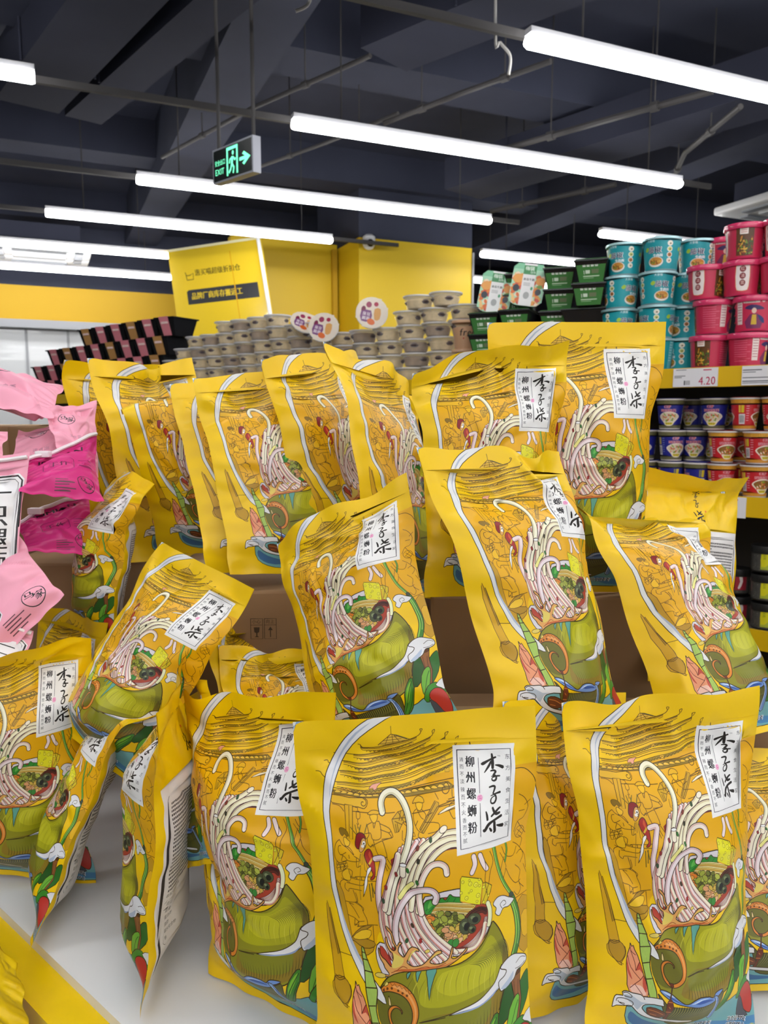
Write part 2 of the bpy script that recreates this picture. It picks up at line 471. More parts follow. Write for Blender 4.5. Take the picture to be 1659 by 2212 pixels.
def build_front_art():
    A = Art(200, 305, YEL)
    rnd = random.Random(7)
    # golden scene inside the ribbon
    A.f = fF
    A.poly(GOLD, '300,640 560,560 800,560 1000,520 1130,480 1330,470 1800,440 1900,700 1900,1290 1360,1270 1100,1300 700,1500 600,1480 560,1600 430,1690 360,1500 300,1250 285,1000 280,760')
    A.poly(OLV2, '282,1090 300,1180 340,1330 395,1545 470,1625 560,1600 480,1650 455,1700 400,1600 340,1450 300,1250')
    A.f = fP
    # pagoda
    A.poly('#DDB33A', '838,175 700,300 760,300 950,265 1010,235', 0, BRN)
    A.poly('#5E5230', '845,175 1010,235 1050,238 900,185', 0)
    A.lines(BRN, 0.45, '835,85 840,170|760,250 950,230|790,215 900,205|720,285 990,250|815,190 780,290|850,180 860,275|870,190 930,262', 0)
    tiers = [('490,285 515,290 530,315 560,325 700,320 850,290 1000,250 1110,205 1150,160 1140,125 1165,120', 28, 640, 1080),
             ('225,395 260,390 330,395 480,405 640,395 850,360 1020,320 1180,250 1270,195 1270,145 1295,128', 32, 540, 1230),
             ('120,485 160,480 185,510 330,485 500,495 700,470 950,420 1180,350 1340,260 1405,215 1405,170 1440,155', 36, 440, 1380),
             ('230,590 330,590 560,585 800,550 1050,495 1280,430 1450,355 1530,300 1515,240 1550,205', 40, 400, 1480),
             ('30,595 80,600 110,640 180,690 300,705 560,700 850,650 1120,600 1330,520 1500,450 1660,400 1665,260', 46, 360, 1560)]
    for i, (t, th, xa, xb) in enumerate(tiers):
        q = smooth_pts(np.array([tuple(float(v) for v in w.split(',')) for w in t.split()]), 4)
        core = q[(q[:, 0] > xa - 130) & (q[:, 0] < xb + 40) & (np.gradient(q[:, 0]) > 0)]
        mp = lambda a, dy: [(p[0], p[1] + dy * (0.55 + 0.45 * math.sin(math.pi * np.clip((p[0] - xa + 150) / (xb - xa + 230), 0, 1)))) for p in a]
        # wall under the eave, then the eave band
        wall = [p for p in core if xa < p[0] < xb]
        A.poly('#A08628', [tuple(p) for p in mp(wall, th * 1.5)] + [tuple(p) for p in mp(wall, th * 2.5)][::-1], 0)
        for k in range(3):
            w = wall[int(len(wall) * (0.08 + 0.38 * k))]
            A.poly('#E3B52A', [(w[0], w[1] + th * 1.6), (w[0] + 45, w[1] + th * 1.6 - 8), (w[0] + 45, w[1] + th * 2.3), (w[0], w[1] + th * 2.4)], 0, BRN, 0.35)
        A.poly('#F0C41E', mp(core, -4) + mp(core, th * 1.75)[::-1], 0)
        A.poly('#D8A61A', mp(core, th * 0.75) + mp(core, th * 0.95)[::-1], 0)
        A.line(BRN, 0.6, [tuple(p) for p in q], 0)
        for dy in (th * 0.35, th * 0.85, th * 1.75): A.line(BRN, 0.45, mp(core, dy), 0)
        A.line(BRN, 0.5, [(q[-1][0], q[-1][1]), (q[-3][0] + 12, q[-3][1] + 10), (q[-6][0] + 14, q[-6][1] + 20)], 2)
        n = int((xb - xa) / 42)
        arc = []
        low = np.array(mp(core, th * 2.5)); 
        for k in range(n):
            x = xa - 60 + k * 42; y0 = np.interp(x, low[:, 0], low[:, 1]); y1 = np.interp(x + 42, low[:, 0], low[:, 1])
            A.line(BRN, 0.42, [(x, y0), (x + 8, y0 - 13), (x + 21, (y0 + y1) / 2 - 19), (x + 34, y1 - 13), (x + 42, y1)], 0)
    A.poly('#E9A58E', '610,755 640,715 700,705 740,700 700,735 690,760 660,770 650,750', 3, BRN, 0.4)
    # beam, volutes, pillar
    A.f = fF
    A.poly('#E6B51E', '300,655 420,665 520,660 540,690 520,720 480,715 300,705', 2, BRN, 0.6)
    A.poly('#8E741E', '310,625 500,640 800,610 1060,560 1110,590 1060,600 800,650 540,660 310,650', 0, BRN, 0.4)
    for k in range(18):
        x = 320 + k * 42; y = np.interp(x, [310, 500, 800, 1060], [640, 655, 630, 580])
        A.poly('#E8BC3A', [(x, y), (x + 10, y - 15), (x + 30, y - 15), (x + 42, y - 2)], 2, BRN, 0.35)
    A.lines(BRN, 0.6, '310,610 560,640 830,600 1130,530|440,742 640,740 720,735|830,735 1000,690 1130,660|985,690 1130,640')
    for cx, cy, r in ((510, 690, 26), (1038, 600, 36)):
        A.line(BRN, 0.6, [(cx + r * (1 - k / 20) * math.cos(-1.6 + k * 0.42), cy + r * (1 - k / 20) * math.sin(-1.6 + k * 0.42)) for k in range(18)], 2)
    A.poly('#E2AD12', '385,708 440,708 438,905 392,905', 0, BRN, 0.6)
    A.lines(BRN, 0.5, '415,712 414,900|300,712 350,720 380,750|445,712 470,720|475,712 475,735|465,740 488,740 490,775 468,778 465,740|476,780 476,800 482,808 474,812 470,805|475,815 475,835')
    A.lines(BRN, 0.55, '1085,590 1130,560 1130,610 1090,640 1085,600|1060,650 1130,630|1050,660 1130,650 1080,665 1060,700|1060,690 1095,745 1130,720|1000,725 1060,690 1140,665|1010,720 1130,685')
    A.poly('#F2E8CF', '995,728 1050,690 1140,668 1080,695', 2, BRN, 0.4)
    # figures (line drawing)
    A.f = fQ
    A.poly('#8A6A14', '215,590 240,560 300,560 350,590 370,640 330,650 300,625 270,660 235,640', 2, BRN, 0.4)
    A.poly('#EDBB16', '285,680 315,665 350,690 385,710 370,760 320,775 290,730', 2, BRN, 0.5)
    A.lines(BRN, 0.55, '215,710 150,770 120,880 130,960 160,1000 200,1020|215,710 260,760 350,800 440,880|240,780 200,790 190,850 230,900 320,850|230,890 300,920 340,960 460,965 540,940|440,890 480,905 540,940|300,770 380,790 440,870|480,905 480,1040 540,1010|265,900 240,990 330,960|360,880 370,930|160,1000 150,1070')
    A.poly('#E5AF12', '145,1100 180,1030 320,975 340,1050 230,1140 175,1165', 0, BRN, 0.5)
    A.lines(BRN, 0.5, '150,1110 330,1040|165,1060 325,1000|190,1030 230,1130|230,1010 200,1140|260,1005 290,1085|310,990 255,1110|240,1015 310,1060', 0)
    A.poly('#EDBB16', '240,1150 300,1095 345,1085 355,1140 375,1190 360,1250 270,1250 235,1200', 2, BRN, 0.5)
    A.lines(BRN, 0.55, '215,1240 360,1280|270,1250 200,1300 190,1420 190,1560 260,1590 420,1560 450,1520 400,1380|350,1080 405,1110 390,1190|365,1190 440,1195 480,1175 600,1160 770,1130|365,1205 470,1215 600,1210 760,1190|440,1190 460,1180 475,1200 455,1215|540,1165 545,1210|600,1160 605,1210|300,1290 540,1290 580,1250|280,1300 270,1380 330,1420 350,1370 540,1360|205,1590 220,1690 300,1770 400,1790 470,1830 560,1810|420,1560 520,1600 550,1680 600,1790 600,1914|440,1540 550,1610 545,1660|470,1830 430,1880 400,1900 410,1800|395,1880 470,1890|470,1830 460,1914|330,1600 400,1660 480,1780|320,1595 400,1600|440,1410 470,1520 440,1570')
    A.poly('#E2AF14', '655,335 690,300 740,285 810,295 825,325 760,340 690,340', 2, BRN, 0.5)
    A.poly('#EDBB16', '690,345 790,335 790,400 760,435 730,430 700,390', 2, BRN, 0.5)
    A.lines(BRN, 0.55, '720,430 650,470 620,570 700,560 735,640 850,610 830,430 790,415|735,430 750,500 770,430|830,440 960,490 1010,560 1005,600 860,630|840,510 960,545 990,520|960,550 1000,590 970,610|650,470 680,580 640,640|760,700 860,650 1000,600|690,740 760,700|740,640 770,760 820,850 930,850 890,690 870,650|820,850 940,845|880,870 960,1010|930,860 1000,960|650,620 660,700 700,740|700,745 730,700 740,740|880,920 930,1040|870,1000 890,1030')
    A.poly('#CDA01A', '1000,390 1080,300 1180,270 1240,300 1230,380 1150,420 1100,520 1050,540', 0, BRN, 0.5)
    A.lines(BRN, 0.5, '1010,385 1180,360|1080,300 1170,410|1120,290 1100,400|1190,280 1130,400|1050,440 1070,530|1075,430 1095,520|1040,410 1150,440|1160,420 1230,460 1220,640 1150,600 1150,500|1150,640 1160,720 1220,690|1180,400 1240,440|1180,590 1290,560 1330,600|1280,520 1310,500 1330,540 1290,545', 0)
    A.poly('#E2AF14', '1280,200 1310,140 1360,110 1420,125 1440,165 1420,180 1310,190', 2, BRN, 0.5)
    A.poly('#EDBB16', '1325,190 1415,180 1415,230 1390,265 1350,255', 2, BRN, 0.5)
    A.poly('#C79A1C', '1385,460 1590,145 1645,165 1640,220 1440,500', 0, BRN, 0.5)
    A.lines(BRN, 0.5, '1400,470 1600,160|1420,485 1630,200|1340,250 1300,290 1305,380 1360,470 1440,500|1410,250 1470,300 1450,370|1350,260 1400,330 1440,350|1360,370 1330,430|1450,380 1640,380 1640,460 1500,500|1480,310 1560,270|1380,490 1370,540 1430,560|1590,60 1640,130')
    # hot-pepper mask totem
    A.lines('#6B6020', 0.7, '490,600 400,520|500,590 470,480|530,575 560,470|610,590 650,450|540,560 530,500', 0)
    A.poly('#8A1F22', '495,600 540,570 600,580 630,640 560,700 540,770 500,790 465,740 480,650', 3, INK, 0.6)
    A.poly('#D9A25A', '570,650 610,630 632,680 620,750 560,830 525,810 535,740', 3, INK, 0.5)
    A.poly(BLK, '585,680 612,665 618,720 600,770 575,745', 2)
    A.ell('#F4F1E8', 600, 700, 1.4, 1.8); A.ell('#F4F1E8', 580, 745, 1.5, 1.3); A.ell(BLK, 600, 705, 0.6, 0.9)
    A.lines('#8A6A1C', 0.5, '540,850 500,1040 540,1010 510,1280 520,1500|570,840 560,1000|590,860 600,1060 640,1090|550,850 530,980|600,880 660,1110', 2)
    A.poly('#A82A22', '600,840 660,770 705,800 740,920 755,1060 740,1150 695,1185 680,1170 720,1110 690,1050 620,940', 3, INK, 0.6)
    A.poly('#D0552F', '680,800 700,870 715,960 700,940 660,860', 2)
    A.line('#D9B437', 1.6, '665,985 720,900 735,910')
    A.poly('#F3F0EA', '690,1015 640,1050 620,1130 590,1220 570,1400 565,1440 630,1260 640,1150 690,1060', 3, INK, 0.5)
    A.lines('#6E5C1A', 0.9, '660,1240 680,1490|700,1220 710,1430|690,1230 735,1370', 0)
    # rear noodles and bowl
    A.f = fF
    ED = '#4A1C1E'
    A.noodle('588,1012 640,998 634,1050 612,1140 602,1240 612,1340 640,1440 690,1530 760,1620', 4.2, PNK, ED, '#D9B2AE')
    A.poly('#D9D4DC', '600,1540 570,1600 590,1690 640,1750 700,1690 680,1560', 2, INK, 0.7)
    A.poly(RED, '600,1560 640,1580 680,1660 640,1690 610,1640', 2, INK, 0.4)
    A.f = fS
    A.poly('#DCD6DC', '540,930 640,860 760,815 880,795 980,790 1150,830 1290,940 1360,1080 1350,1240 1270,1400 1120,1520 900,1570 700,1500 560,1350', 3, INK, 0.9)
    A.poly('#A8402A', '545,960 700,890 960,880 1200,950 1310,1040 1330,1150 1290,1290 1180,1420 1000,1490 820,1440 640,1320 560,1180', 3, INK, 0.6)
    A.poly('#2E8B2C', '550,960 620,910 700,930 760,880 800,910 850,845 890,870 940,880 995,890 980,950 880,960 760,960 710,1000 660,1060 580,1080 555,1050', 3, INK, 0.7)
    A.lines('#154F1C', 0.5, '570,1040 640,960 700,940|800,950 850,880|880,950 920,890|600,1060 660,1000')
    A.poly('#5FB04A', '620,930 680,945 640,990 590,1020', 2)
    for k in range(9):
        y = 965 + k * 17; x0 = 720 - k * 12
        A.noodle(f'{x0},{y} {x0+130},{y-10} {x0+300},{y+8} {x0+430},{y+28}', 2.2, ['#F0E3A0', '#E8CB6A', '#DDB24A'][k % 3], '#5E4310', None, 0.4)
    for k in range(7):
        A.noodle(f'{1030+k*14},{1140+k*4} {1100+k*8},{1070+k*6} {1200+k*6},{1040+k*7} {1290},{1060+k*9}', 2.0, ['#5A2416', '#7A3620', '#43180F'][k % 3], '#22100A', None, 0.3)
    spots = []
    for k in range(150):
        x, y = rnd.uniform(560, 1060), rnd.uniform(1070, 1430)
        if (x - 800) ** 2 / 270 ** 2 + (y - 1240) ** 2 / 205 ** 2 > 1: continue
        spots.append((x, y))
    for x, y in spots:
        pea = y > 1240 and x > 760
        if pea: c = rnd.choice(['#E3B583', '#EBC897', '#D99E6C', '#CFAE4A'])
        elif x < 640: c = rnd.choice(['#E08A2C', '#D87A22', '#E2A040'])
        else: c = rnd.choice(['#7E8230', '#5C5F22', '#98A03A', '#B0B84A', '#4A4A1C', '#6E7430'])
        A.ell(c, x, y, rnd.uniform(2.4, 3.6) * (1.15 if pea else 1), rnd.uniform(1.7, 2.3), rnd.uniform(-0.9, 0.9), '#241C0A', 0.4, 8)
    for x, y, rx, ry in ((1035, 1235, 6.4, 6.6), (1140, 1160, 6.6, 4.8), (1110, 1285, 3.8, 3.2)):
        A.ell('#4A5236', x, y, rx * 0.85, ry, 0.2, INK, 0.5, 14); A.ell('#7F8A62', x - 12, y - 14, rx * 0.4, ry * 0.35, 0.4); A.ell('#1C1E18', x + 12, y + 12, rx * 0.42, ry * 0.55, 0.3)
    for x, y in ((845, 1420), (905, 1415)): A.ell('#3E8A3A', x, y, 2.6, 3.4, 0.4, INK, 0.4)
    for t, e in (('980,690 1000,655 1110,680 1240,715 1260,760 1220,1000 1150,990 970,930', '#E4DE22'), ('1255,770 1300,765 1380,815 1360,880 1290,1010 1225,990', '#D9C01E')):
        A.poly(e, t, 0, '#5A4A08', 0.7)
    A.poly('#C98A22', '1225,990 1250,760 1262,770 1240,1000', 0)
    A.poly('#E0A832', '970,930 1020,940 1150,990 1010,955', 0)
    for x, y, r in ((1010, 720, 2.4), (1100, 750, 3.4), (1170, 770, 4.2), (1215, 790, 2), (1080, 850, 1), (1110, 830, 2), (985, 840, 2.4), (1050, 905, 3.2), (1195, 895, 3.6), (1270, 815, 2.6), (1310, 870, 1.8), (1265, 980, 2.4), (1330, 920, 1.8), (1180, 960, 2), (1090, 710, 1.6), (1215, 720, 1.8)):
        A.ell('#EFE94A', x, y, r * .42, r * .42, 0, '#7A6A10', 0.35)
        A.ell('#D2C81A', x + 3, y + 3, r * 0.2, r * 0.2)
    A.noodle('1320,1000 1345,1080 1345,1180 1325,1260', 3.4, '#EDF0C4', INK, None, 0.5)
    # noodles lining the bowl
    for k in range(6):
        d = k * 27
        A.noodle(f'{690+d*0.9},{1370+d*0.55} {800+d*0.55},{1480+d*0.15} {950+d*0.25},{1500+d*0.1} {1130+d*0.1},{1420+d*0.55} {1260-d*0.1},{1290+d*0.62} {1290-d*0.08},{1180+d*0.4}', 3.3, [PNK, '#F0D8C8', CRM][k % 3], '#6A2A24', '#D49080', 0.45)
    # the big noodle wave
    A.f = fF
    O = np.array([(735, 960), (700, 1080), (655, 1200), (622, 1320), (622, 1430), (650, 1540), (700, 1640)])
    I = np.array([(1190, 895), (1020, 895), (905, 1000), (868, 1150), (885, 1300), (960, 1440), (1090, 1555)])
    M2 = np.array([(905, 860), (830, 960), (770, 1090), (730, 1230), (735, 1380), (790, 1520), (880, 1640)])
    N = 19
    A.poly('#8E2E28', np.vstack([O, I[::-1]]).tolist(), 3)
    for k in list(range(0, N, 2)) + list(range(1, N, 2)):
        f = k / (N - 1)
        p = (1 - f) ** 2 * O + 2 * f * (1 - f) * (M2 * 2 - (O + I) / 2) + f * f * I if True else None
        wob = np.array([[math.sin(i * 1.3 + k * 2.1) * 6, 0] for i in range(len(p))])
        q = p + wob
        A.noodle([tuple(v) for v in q], 3.3, CRM if k % 3 == 0 else PNK, ED, '#D98A7E' if k % 2 else '#D9B4A8', 0.5)
    for t, w in (('1160,812 1060,820 960,870 880,960 820,1080 780,1220', 3.9), ('1175,850 1060,850 950,905 880,1010 840,1140 815,1280', 3.9), ('1185,888 1080,880 980,935 905,1040 870,1160 860,1290', 3.9), ('1030,800 985,840 900,900 830,985 785,1085 752,1200', 3.8)):
        A.noodle(t, w, '#F1EBCB', ED, '#D7C9A0', 0.65)
    A.ell(CRM, 1030, 800, 3.2, 2.0, -0.5, INK, 0.5)
    A.noodle('638,735 628,680 650,635 700,618 750,650 795,720 818,800 808,890 778,970 748,1050 715,1130 690,1220 665,1330', 4.3, '#F0ECD2', INK, '#CFC8A2', 0.75)
    A.noodle('742,958 728,1020 700,1100 668,1200 642,1320', 4.2, CRM, ED, '#D9B2AE')
    A.noodle('1048,1052 1040,1010 1000,990 950,1003 910,1050 880,1120 868,1210 880,1300', 4.2, '#F3E6D8', INK, '#DDB9AE', 0.7)
    A.noodle('968,1232 978,1190 950,1158 890,1155 820,1185 762,1250 726,1330 708,1420 715,1520 745,1610', 4.4, '#F0E2E4', INK, '#D6B4B8', 0.75)
    A.noodle('770,1020 768,1080', 4.2, CRM, ED, None); A.ell(WHT, 772, 1016, 2.6, 1.2, 0, INK, 0.4)
    A.noodle('745,1220 790,1160 828,1122', 3.2, '#EEE88E', INK, None, 0.45)
    for x, y, c, r in ((725, 1085, '#8E2B2B', .4), (655, 1175, '#8E2B2B', .5), (800, 1045, '#2E6B2A', .3), (858, 1110, '#2E6B2A', .3), (868, 905, '#7A2A1E', 1), (950, 855, '#2A4A2A', .6), (870, 980, '#333326', .8), (635, 1265, '#38503A', .5), (780, 1490, '#2E5A34', 1), (868, 1480, '#A22A2A', .6), (820, 1380, '#4A3A2A', .2), (690, 1560, '#9A3A2A', .4)):
        A.ell(c, x, y, 2.2, 1.2, r + 1.0, INK, 0.3, 6)
    # hanging noodle ends under the label
    A.noodle('1230,960 1238,1010 1215,1060', 3.6, PNK, INK, None); A.noodle('1275,960 1295,1010 1320,1050', 3.6, PNK, INK, None)
    # snail shell
    SH = '640,1750 700,1700 800,1665 930,1645 1060,1640 1160,1610 1250,1550 1310,1480 1350,1400 1370,1400 1420,1470 1462,1570 1478,1680 1455,1790 1425,1890 1390,1990 1310,2090 1180,2150 1000,2180 800,2180 680,2130 610,2040 580,1930 585,1840'
    A.poly('#8C8A1C', SH, 3, INK, 1.0)
    A.poly('#A9A81A', '820,1680 1000,1655 1170,1625 1270,1560 1340,1480 1400,1560 1430,1680 1410,1780 1280,1830 1100,1880 950,1900 860,1880 840,1780', 3)
    A.poly('#BDBB22', '1000,1680 1180,1640 1300,1570 1360,1560 1380,1660 1340,1750 1180,1810 1050,1830 960,1780', 3)
    A.poly('#77671E', '1440,1560 1476,1680 1455,1790 1425,1890 1385,1990 1330,2050 1380,1900 1420,1760 1430,1650', 3)
    A.poly('#8A7420', '880,1970 1130,1925 1290,1880 1400,1830 1420,1880 1390,1990 1300,2080 1150,2130 950,2150 820,2120', 3)
    A.poly('#7F8020', '870,1975 1100,1935 1280,1890 1340,1900 1300,2020 1100,2080 900,2090', 3)
    for k in range(26):
        f = k / 25; x = 1180 + f * 260; y = 1640 - f * 190 + f * f * 60
        L = 90 + 60 * math.sin(f * 3)
        A.line('#4A4A12', 0.5, [(x, y), (x + L * (0.3 + 0.5 * (1 - f)), y + 20 + 30 * f), (x + L * 1.0 * (1 - 0.4 * f), y + 60 + 90 * f)], 3, True)
    for k in range(22):
        f = k / 21; x = 880 + f * 520; y = 2150 - 160 * f ** 2.2
        A.line('#3C3A12', 0.5, [(x, y), (x + 8, y - 45), (x - 6 + 20 * f, y - 95 - 30 * rnd.random())], 3, True)
    for k in range(16):
        f = k / 15; x = 800 + f * 560; y = 1720 + 20 * math.sin(f * 9) - f * 40
        A.line('#D3CF4A' if k % 2 else '#6C6A16', 0.4, [(x + 20, y - 20), (x + 5 - 30 * (1 - f), y + 60), (x - 10 - 50 * (.5 - f), y + 150)], 3, True)
    A.lines(INK, 0.7, '850,1990 960,1965 1100,1930 1200,1905|860,1990 940,1975 1020,1960')
    for t in ('900,1660 965,1652 950,1700 925,1780 915,1855 905,1780 903,1710', '835,1670 868,1660 855,1690 838,1740 832,1700', '772,1690 800,1675 790,1700 776,1725'):
        A.poly('#5FA394', t, 2, INK, 0.6)
    # spiral head of the shell
    A.f = fR
    A.poly('#6C6A1C', '405,720 430,640 500,600 600,590 690,640 735,720 745,820 700,930 610,970 520,960 440,900 410,810', 3)
    for k in range(24):
        a = -0.4 + k * 0.13
        A.line('#3F3D10', 0.4, [(430 + k * 13, 640 + abs(12 - k) * 8), (470 + k * 11, 720 + abs(12 - k) * 6)], 0, True)
    A.poly('#D8822A', '425,645 445,590 510,535 580,515 660,535 735,600 780,700 785,800 745,900 680,955 610,955 545,905 515,830 510,770 530,730 570,710 610,720 640,750 635,775 625,745 590,728 555,745 535,790 545,850 590,910 640,925 700,890 730,820 725,730 680,650 610,612 520,605 460,625', 3, INK, 0.8)
    A.poly('#E5A05A', '540,560 620,545 700,600 760,700 765,800 740,870 755,780 735,690 680,610 600,575', 3)
    A.lines('#6A3A12', 0.5, '525,530 545,555 565,530 590,558 612,535 635,565 655,545 675,580 690,565 700,600 720,590|460,600 475,590|490,600 500,585', 0)
    for x, y in ((465, 605), (500, 585), (540, 575), (600, 585), (640, 600), (680, 615)): A.ell('#6A3A12', x, y, 1.0, 1.0)
    A.poly('#E8D08A', '512,640 530,680 535,715 520,720 512,700', 2, INK, 0.5)
    # splash
    A.poly('#E0A35A', '400,490 440,470 520,465 500,430 480,410 470,380 445,350 430,320 420,270 430,255 440,300 460,325 490,340 520,370 545,385 560,330 555,270 530,255 500,210 490,160 505,145 515,190 540,230 570,245 590,215 560,180 545,110 510,80 500,45 530,60 560,100 575,160 600,200 620,165 650,165 625,190 610,240 640,270 665,275 700,215 740,180 790,190 800,215 770,210 730,235 700,290 690,320 740,345 820,330 870,290 920,240 960,205 1000,205 1000,230 950,245 900,290 905,315 980,320 1050,290 1075,250 1095,185 1110,175 1105,230 1090,270 1130,280 1200,230 1240,190 1240,215 1180,270 1120,310 1040,350 920,365 780,385 660,405 560,450 520,480 470,490 420,500', 2, INK, 0.8)
    A.poly('#E2CB62', '545,375 570,300 560,260 590,270 640,285 660,300 640,350 600,380 560,395', 2)
    A.poly('#E2CB62', '700,290 740,215 780,200 735,240 710,300', 2); A.poly('#E2CB62', '900,280 950,230 995,215 940,250', 2)
    A.poly('#C9652E', '560,420 640,385 760,365 900,345 1040,330 1120,300 1040,340 900,360 740,385 620,410', 2)
    A.lines('#8A3A18', 0.5, '600,400 650,360 690,370|760,370 850,345 890,350|950,350 1040,315|540,440 600,405')
    A.ell('#E2CB62', 435, 490, 4.5, 1.8, -0.15, INK, 0.5); A.poly('#E2CB62', '470,570 490,530 510,545 490,565', 2, INK, 0.4)
    A.ell('#E2CB62', 875, 210, 2, 1.2, -0.3, INK, 0.4)
    # ribbon wrapping the shell
    A.poly('#E8E8EA', '1165,745 1300,705 1400,660 1500,590 1545,520 1600,420 1660,470 1640,540 1560,640 1460,700 1330,740 1200,760 1060,785', 3, INK, 0.8)
    A.poly('#8FA3C8', '1090,780 1250,750 1400,715 1500,670 1560,620 1500,690 1390,730 1240,765', 3)
    # the scroll, its roller
    A.f = fF
    A.poly('#C2951A', '300,1190 345,1270 395,1530 400,1555 395,1580 440,1570 520,1550 555,1570 550,1610 480,1660 420,1640 350,1490 300,1290', 2, BRN, 0.5)
    A.poly('#B0861C', '395,1560 470,1480 550,1450 520,1480 450,1530 470,1550 560,1550 560,1580 490,1610 420,1580', 2, BRN, 0.6)
    A.poly('#EDC024', '405,1555 470,1500 540,1490 525,1540 450,1565', 2, BRN, 0.5)
    A.lines(BRN, 0.6, '440,1480 590,1440|555,1450 560,1550|300,1680 430,1680')
    A.poly('#D2A214', '195,1390 215,1400 300,1690 330,1820 380,1860 388,1920 355,1980 365,1992 340,1990 300,1960 250,1930 235,1870 250,1830 210,1600', 2, BRN, 0.6)
    A.poly('#AF861A', '215,1410 225,1400 295,1690 280,1700', 0, BRN, 0.5)
    A.poly('#B98E1A', '255,1835 330,1825 375,1860 385,1910 360,1960 330,1975 290,1950 255,1900', 2, BRN, 0.6)
    A.lines(BRN, 0.6, '250,1835 290,1850 335,1830|255,1825 290,1838 330,1818|345,1975 375,1985')
    # the white ribbon
    A.poly(RIB, '700,72 620,102 540,150 480,192 430,240 390,284 350,345 318,402 290,460 265,520 250,590 242,645 232,760 232,850 238,960 245,1100 250,1200 262,1300 290,1400 325,1520 375,1650 430,1745 490,1815 580,1885 640,1900 600,1820 520,1755 450,1680 390,1580 345,1460 315,1340 295,1230 285,1120 280,980 276,860 278,760 292,690 312,610 345,505 398,385 490,272 600,188 690,130 740,95', 2, INK, 0.75)
    A.poly('#AEB9CC', '560,170 470,250 385,365 330,480 300,580 282,680 290,600 325,470 380,350 460,240', 2)
    A.poly('#AEB9CC', '290,1240 320,1370 370,1510 440,1650 500,1735 460,1710 390,1600 335,1450 300,1310', 2)
    A.poly(RIB, '0,140 130,150 80,185 20,250 0,260', 0, INK, 0.6)
    A.poly('#7FA3C8', '80,172 115,160 60,205 25,235', 0)
    # bamboo and the red bamboo-shoot
    A.f = fR
    A.poly('#E89A72', '180,605 200,640 215,625 235,670 270,720 300,800 330,890 360,970 375,1090 185,1090 160,950 150,830 160,720 180,650', 2, INK, 0.8)
    A.poly('#C4503A', '155,760 180,870 215,960 190,940 160,880', 2); A.poly('#C4503A', '250,870 280,790 300,800 320,880 290,850', 2); A.poly('#C4503A', '330,900 365,1010 340,1060 320,980', 2)
    A.poly('#F0C4B4', '200,1020 300,1000 340,1040 350,1085 210,1085', 2)
    A.lines('#6A2418', 0.6, '180,640 200,690 250,720|190,680 240,790 250,870|165,740 200,850 300,945|250,870 290,780|300,945 240,1000 190,1050|300,945 330,900|240,1000 320,1085')
    for k in range(18):
        x = 165 + rnd.random() * 190; y = 780 + rnd.random() * 260
        A.line('#A83A2A', 0.35, [(x, y), (x + 12, y + 40)], 0, True)
    A.poly('#A5C45A', '250,310 262,298 278,320 300,380 350,480 375,560 405,620 400,700 395,790 415,880 440,950 475,1090 395,1090 365,970 345,890 320,790 290,640 275,500 258,400', 2, INK, 0.9)
    for t in ('255,345 292,345', '258,402 318,398', '270,497 362,490', '290,628 405,605', '322,782 396,758', '358,925 432,905'):
        A.line(INK, 0.9, t, 0)
    for k in range(46):
        f = rnd.random(); y = 330 + f * 740; xc = 265 + f * 165; w = 8 + f * 38
        x = xc + rnd.uniform(-1, 1) * w
        A.line('#5E7A2A' if k % 3 else '#D2E49A', 0.5, [(x, y), (x + 8, y + 30 + 20 * rnd.random())], 0, True)
    # boat of shell, waves and water
    A.f = fC
    A.poly('#6FA9AE', '42,262 55,258 75,262 100,268 150,268 175,262 196,268 200,272 200,296 120,297 70,296 45,285', 3, INK, 0.8)
    A.poly('#3F6C98', '46,272 60,280 85,287 120,290 70,292 48,284', 3); A.poly('#4E86B4', '120,284 160,290 200,287 200,294 140,295', 3)
    A.f = fR
    A.poly('#5A5A22', '480,1040 560,1110 640,1160 860,1150 1060,1120 1220,1080 1340,1010 1350,1100 1290,1250 1160,1330 1000,1400 820,1420 680,1390 600,1300 560,1200', 2, INK, 0.9)
    for k in range(22):
        f = k / 21; x = 680 + f * 600; y = 1145 - 70 * f
        A.line('#2E2E12', 0.8, [(x, y), (x + 4, y + 90), (x - 40 + 10 * f, y + 210 - 90 * f)], 2, True)
        A.line('#8E8C3E', 0.6, [(x + 14, y + 8), (x + 16, y + 80), (x - 16, y + 170 - 80 * f)], 2, True)
    A.poly('#6E92CE', '500,1000 560,1000 640,1030 720,1080 800,1115 850,1100 900,1065 980,1040 1100,1035 1160,1050 1200,1010 1270,995 1340,995 1290,1030 1220,1060 1200,1090 1100,1120 960,1135 830,1135 700,1120 600,1080 520,1030', 2, INK, 0.9)
    A.poly('#35569E', '560,1035 640,1060 740,1105 820,1120 740,1112 640,1080', 2); A.poly('#35569E', '900,1090 1000,1065 1120,1060 1170,1075 1080,1085 960,1100', 2)
    A.poly('#B9CDE8', '860,1110 930,1070 1020,1050 1100,1048 1000,1062 920,1090', 2); A.poly('#B9CDE8', '520,1010 600,1020 680,1065 600,1045', 2)
    A.poly('#7FA6D8', '1180,1045 1230,1040 1275,1090 1295,1170 1300,1331 1225,1331 1230,1200 1222,1100', 2, INK, 0.8)
    A.lines('#2E4E92', 0.9, '1235,1060 1255,1150 1250,1331|1260,1090 1280,1200 1280,1331'); A.lines('#DCE8F6', 0.7, '1225,1070 1242,1150 1238,1331')
    A.poly('#6E3A1E', '390,1215 480,1200 600,1240 620,1300 500,1320 420,1290', 2, INK, 0.8)
    A.lines('#C77A3A', 0.6, '410,1230 500,1240 590,1270|440,1280 520,1290')
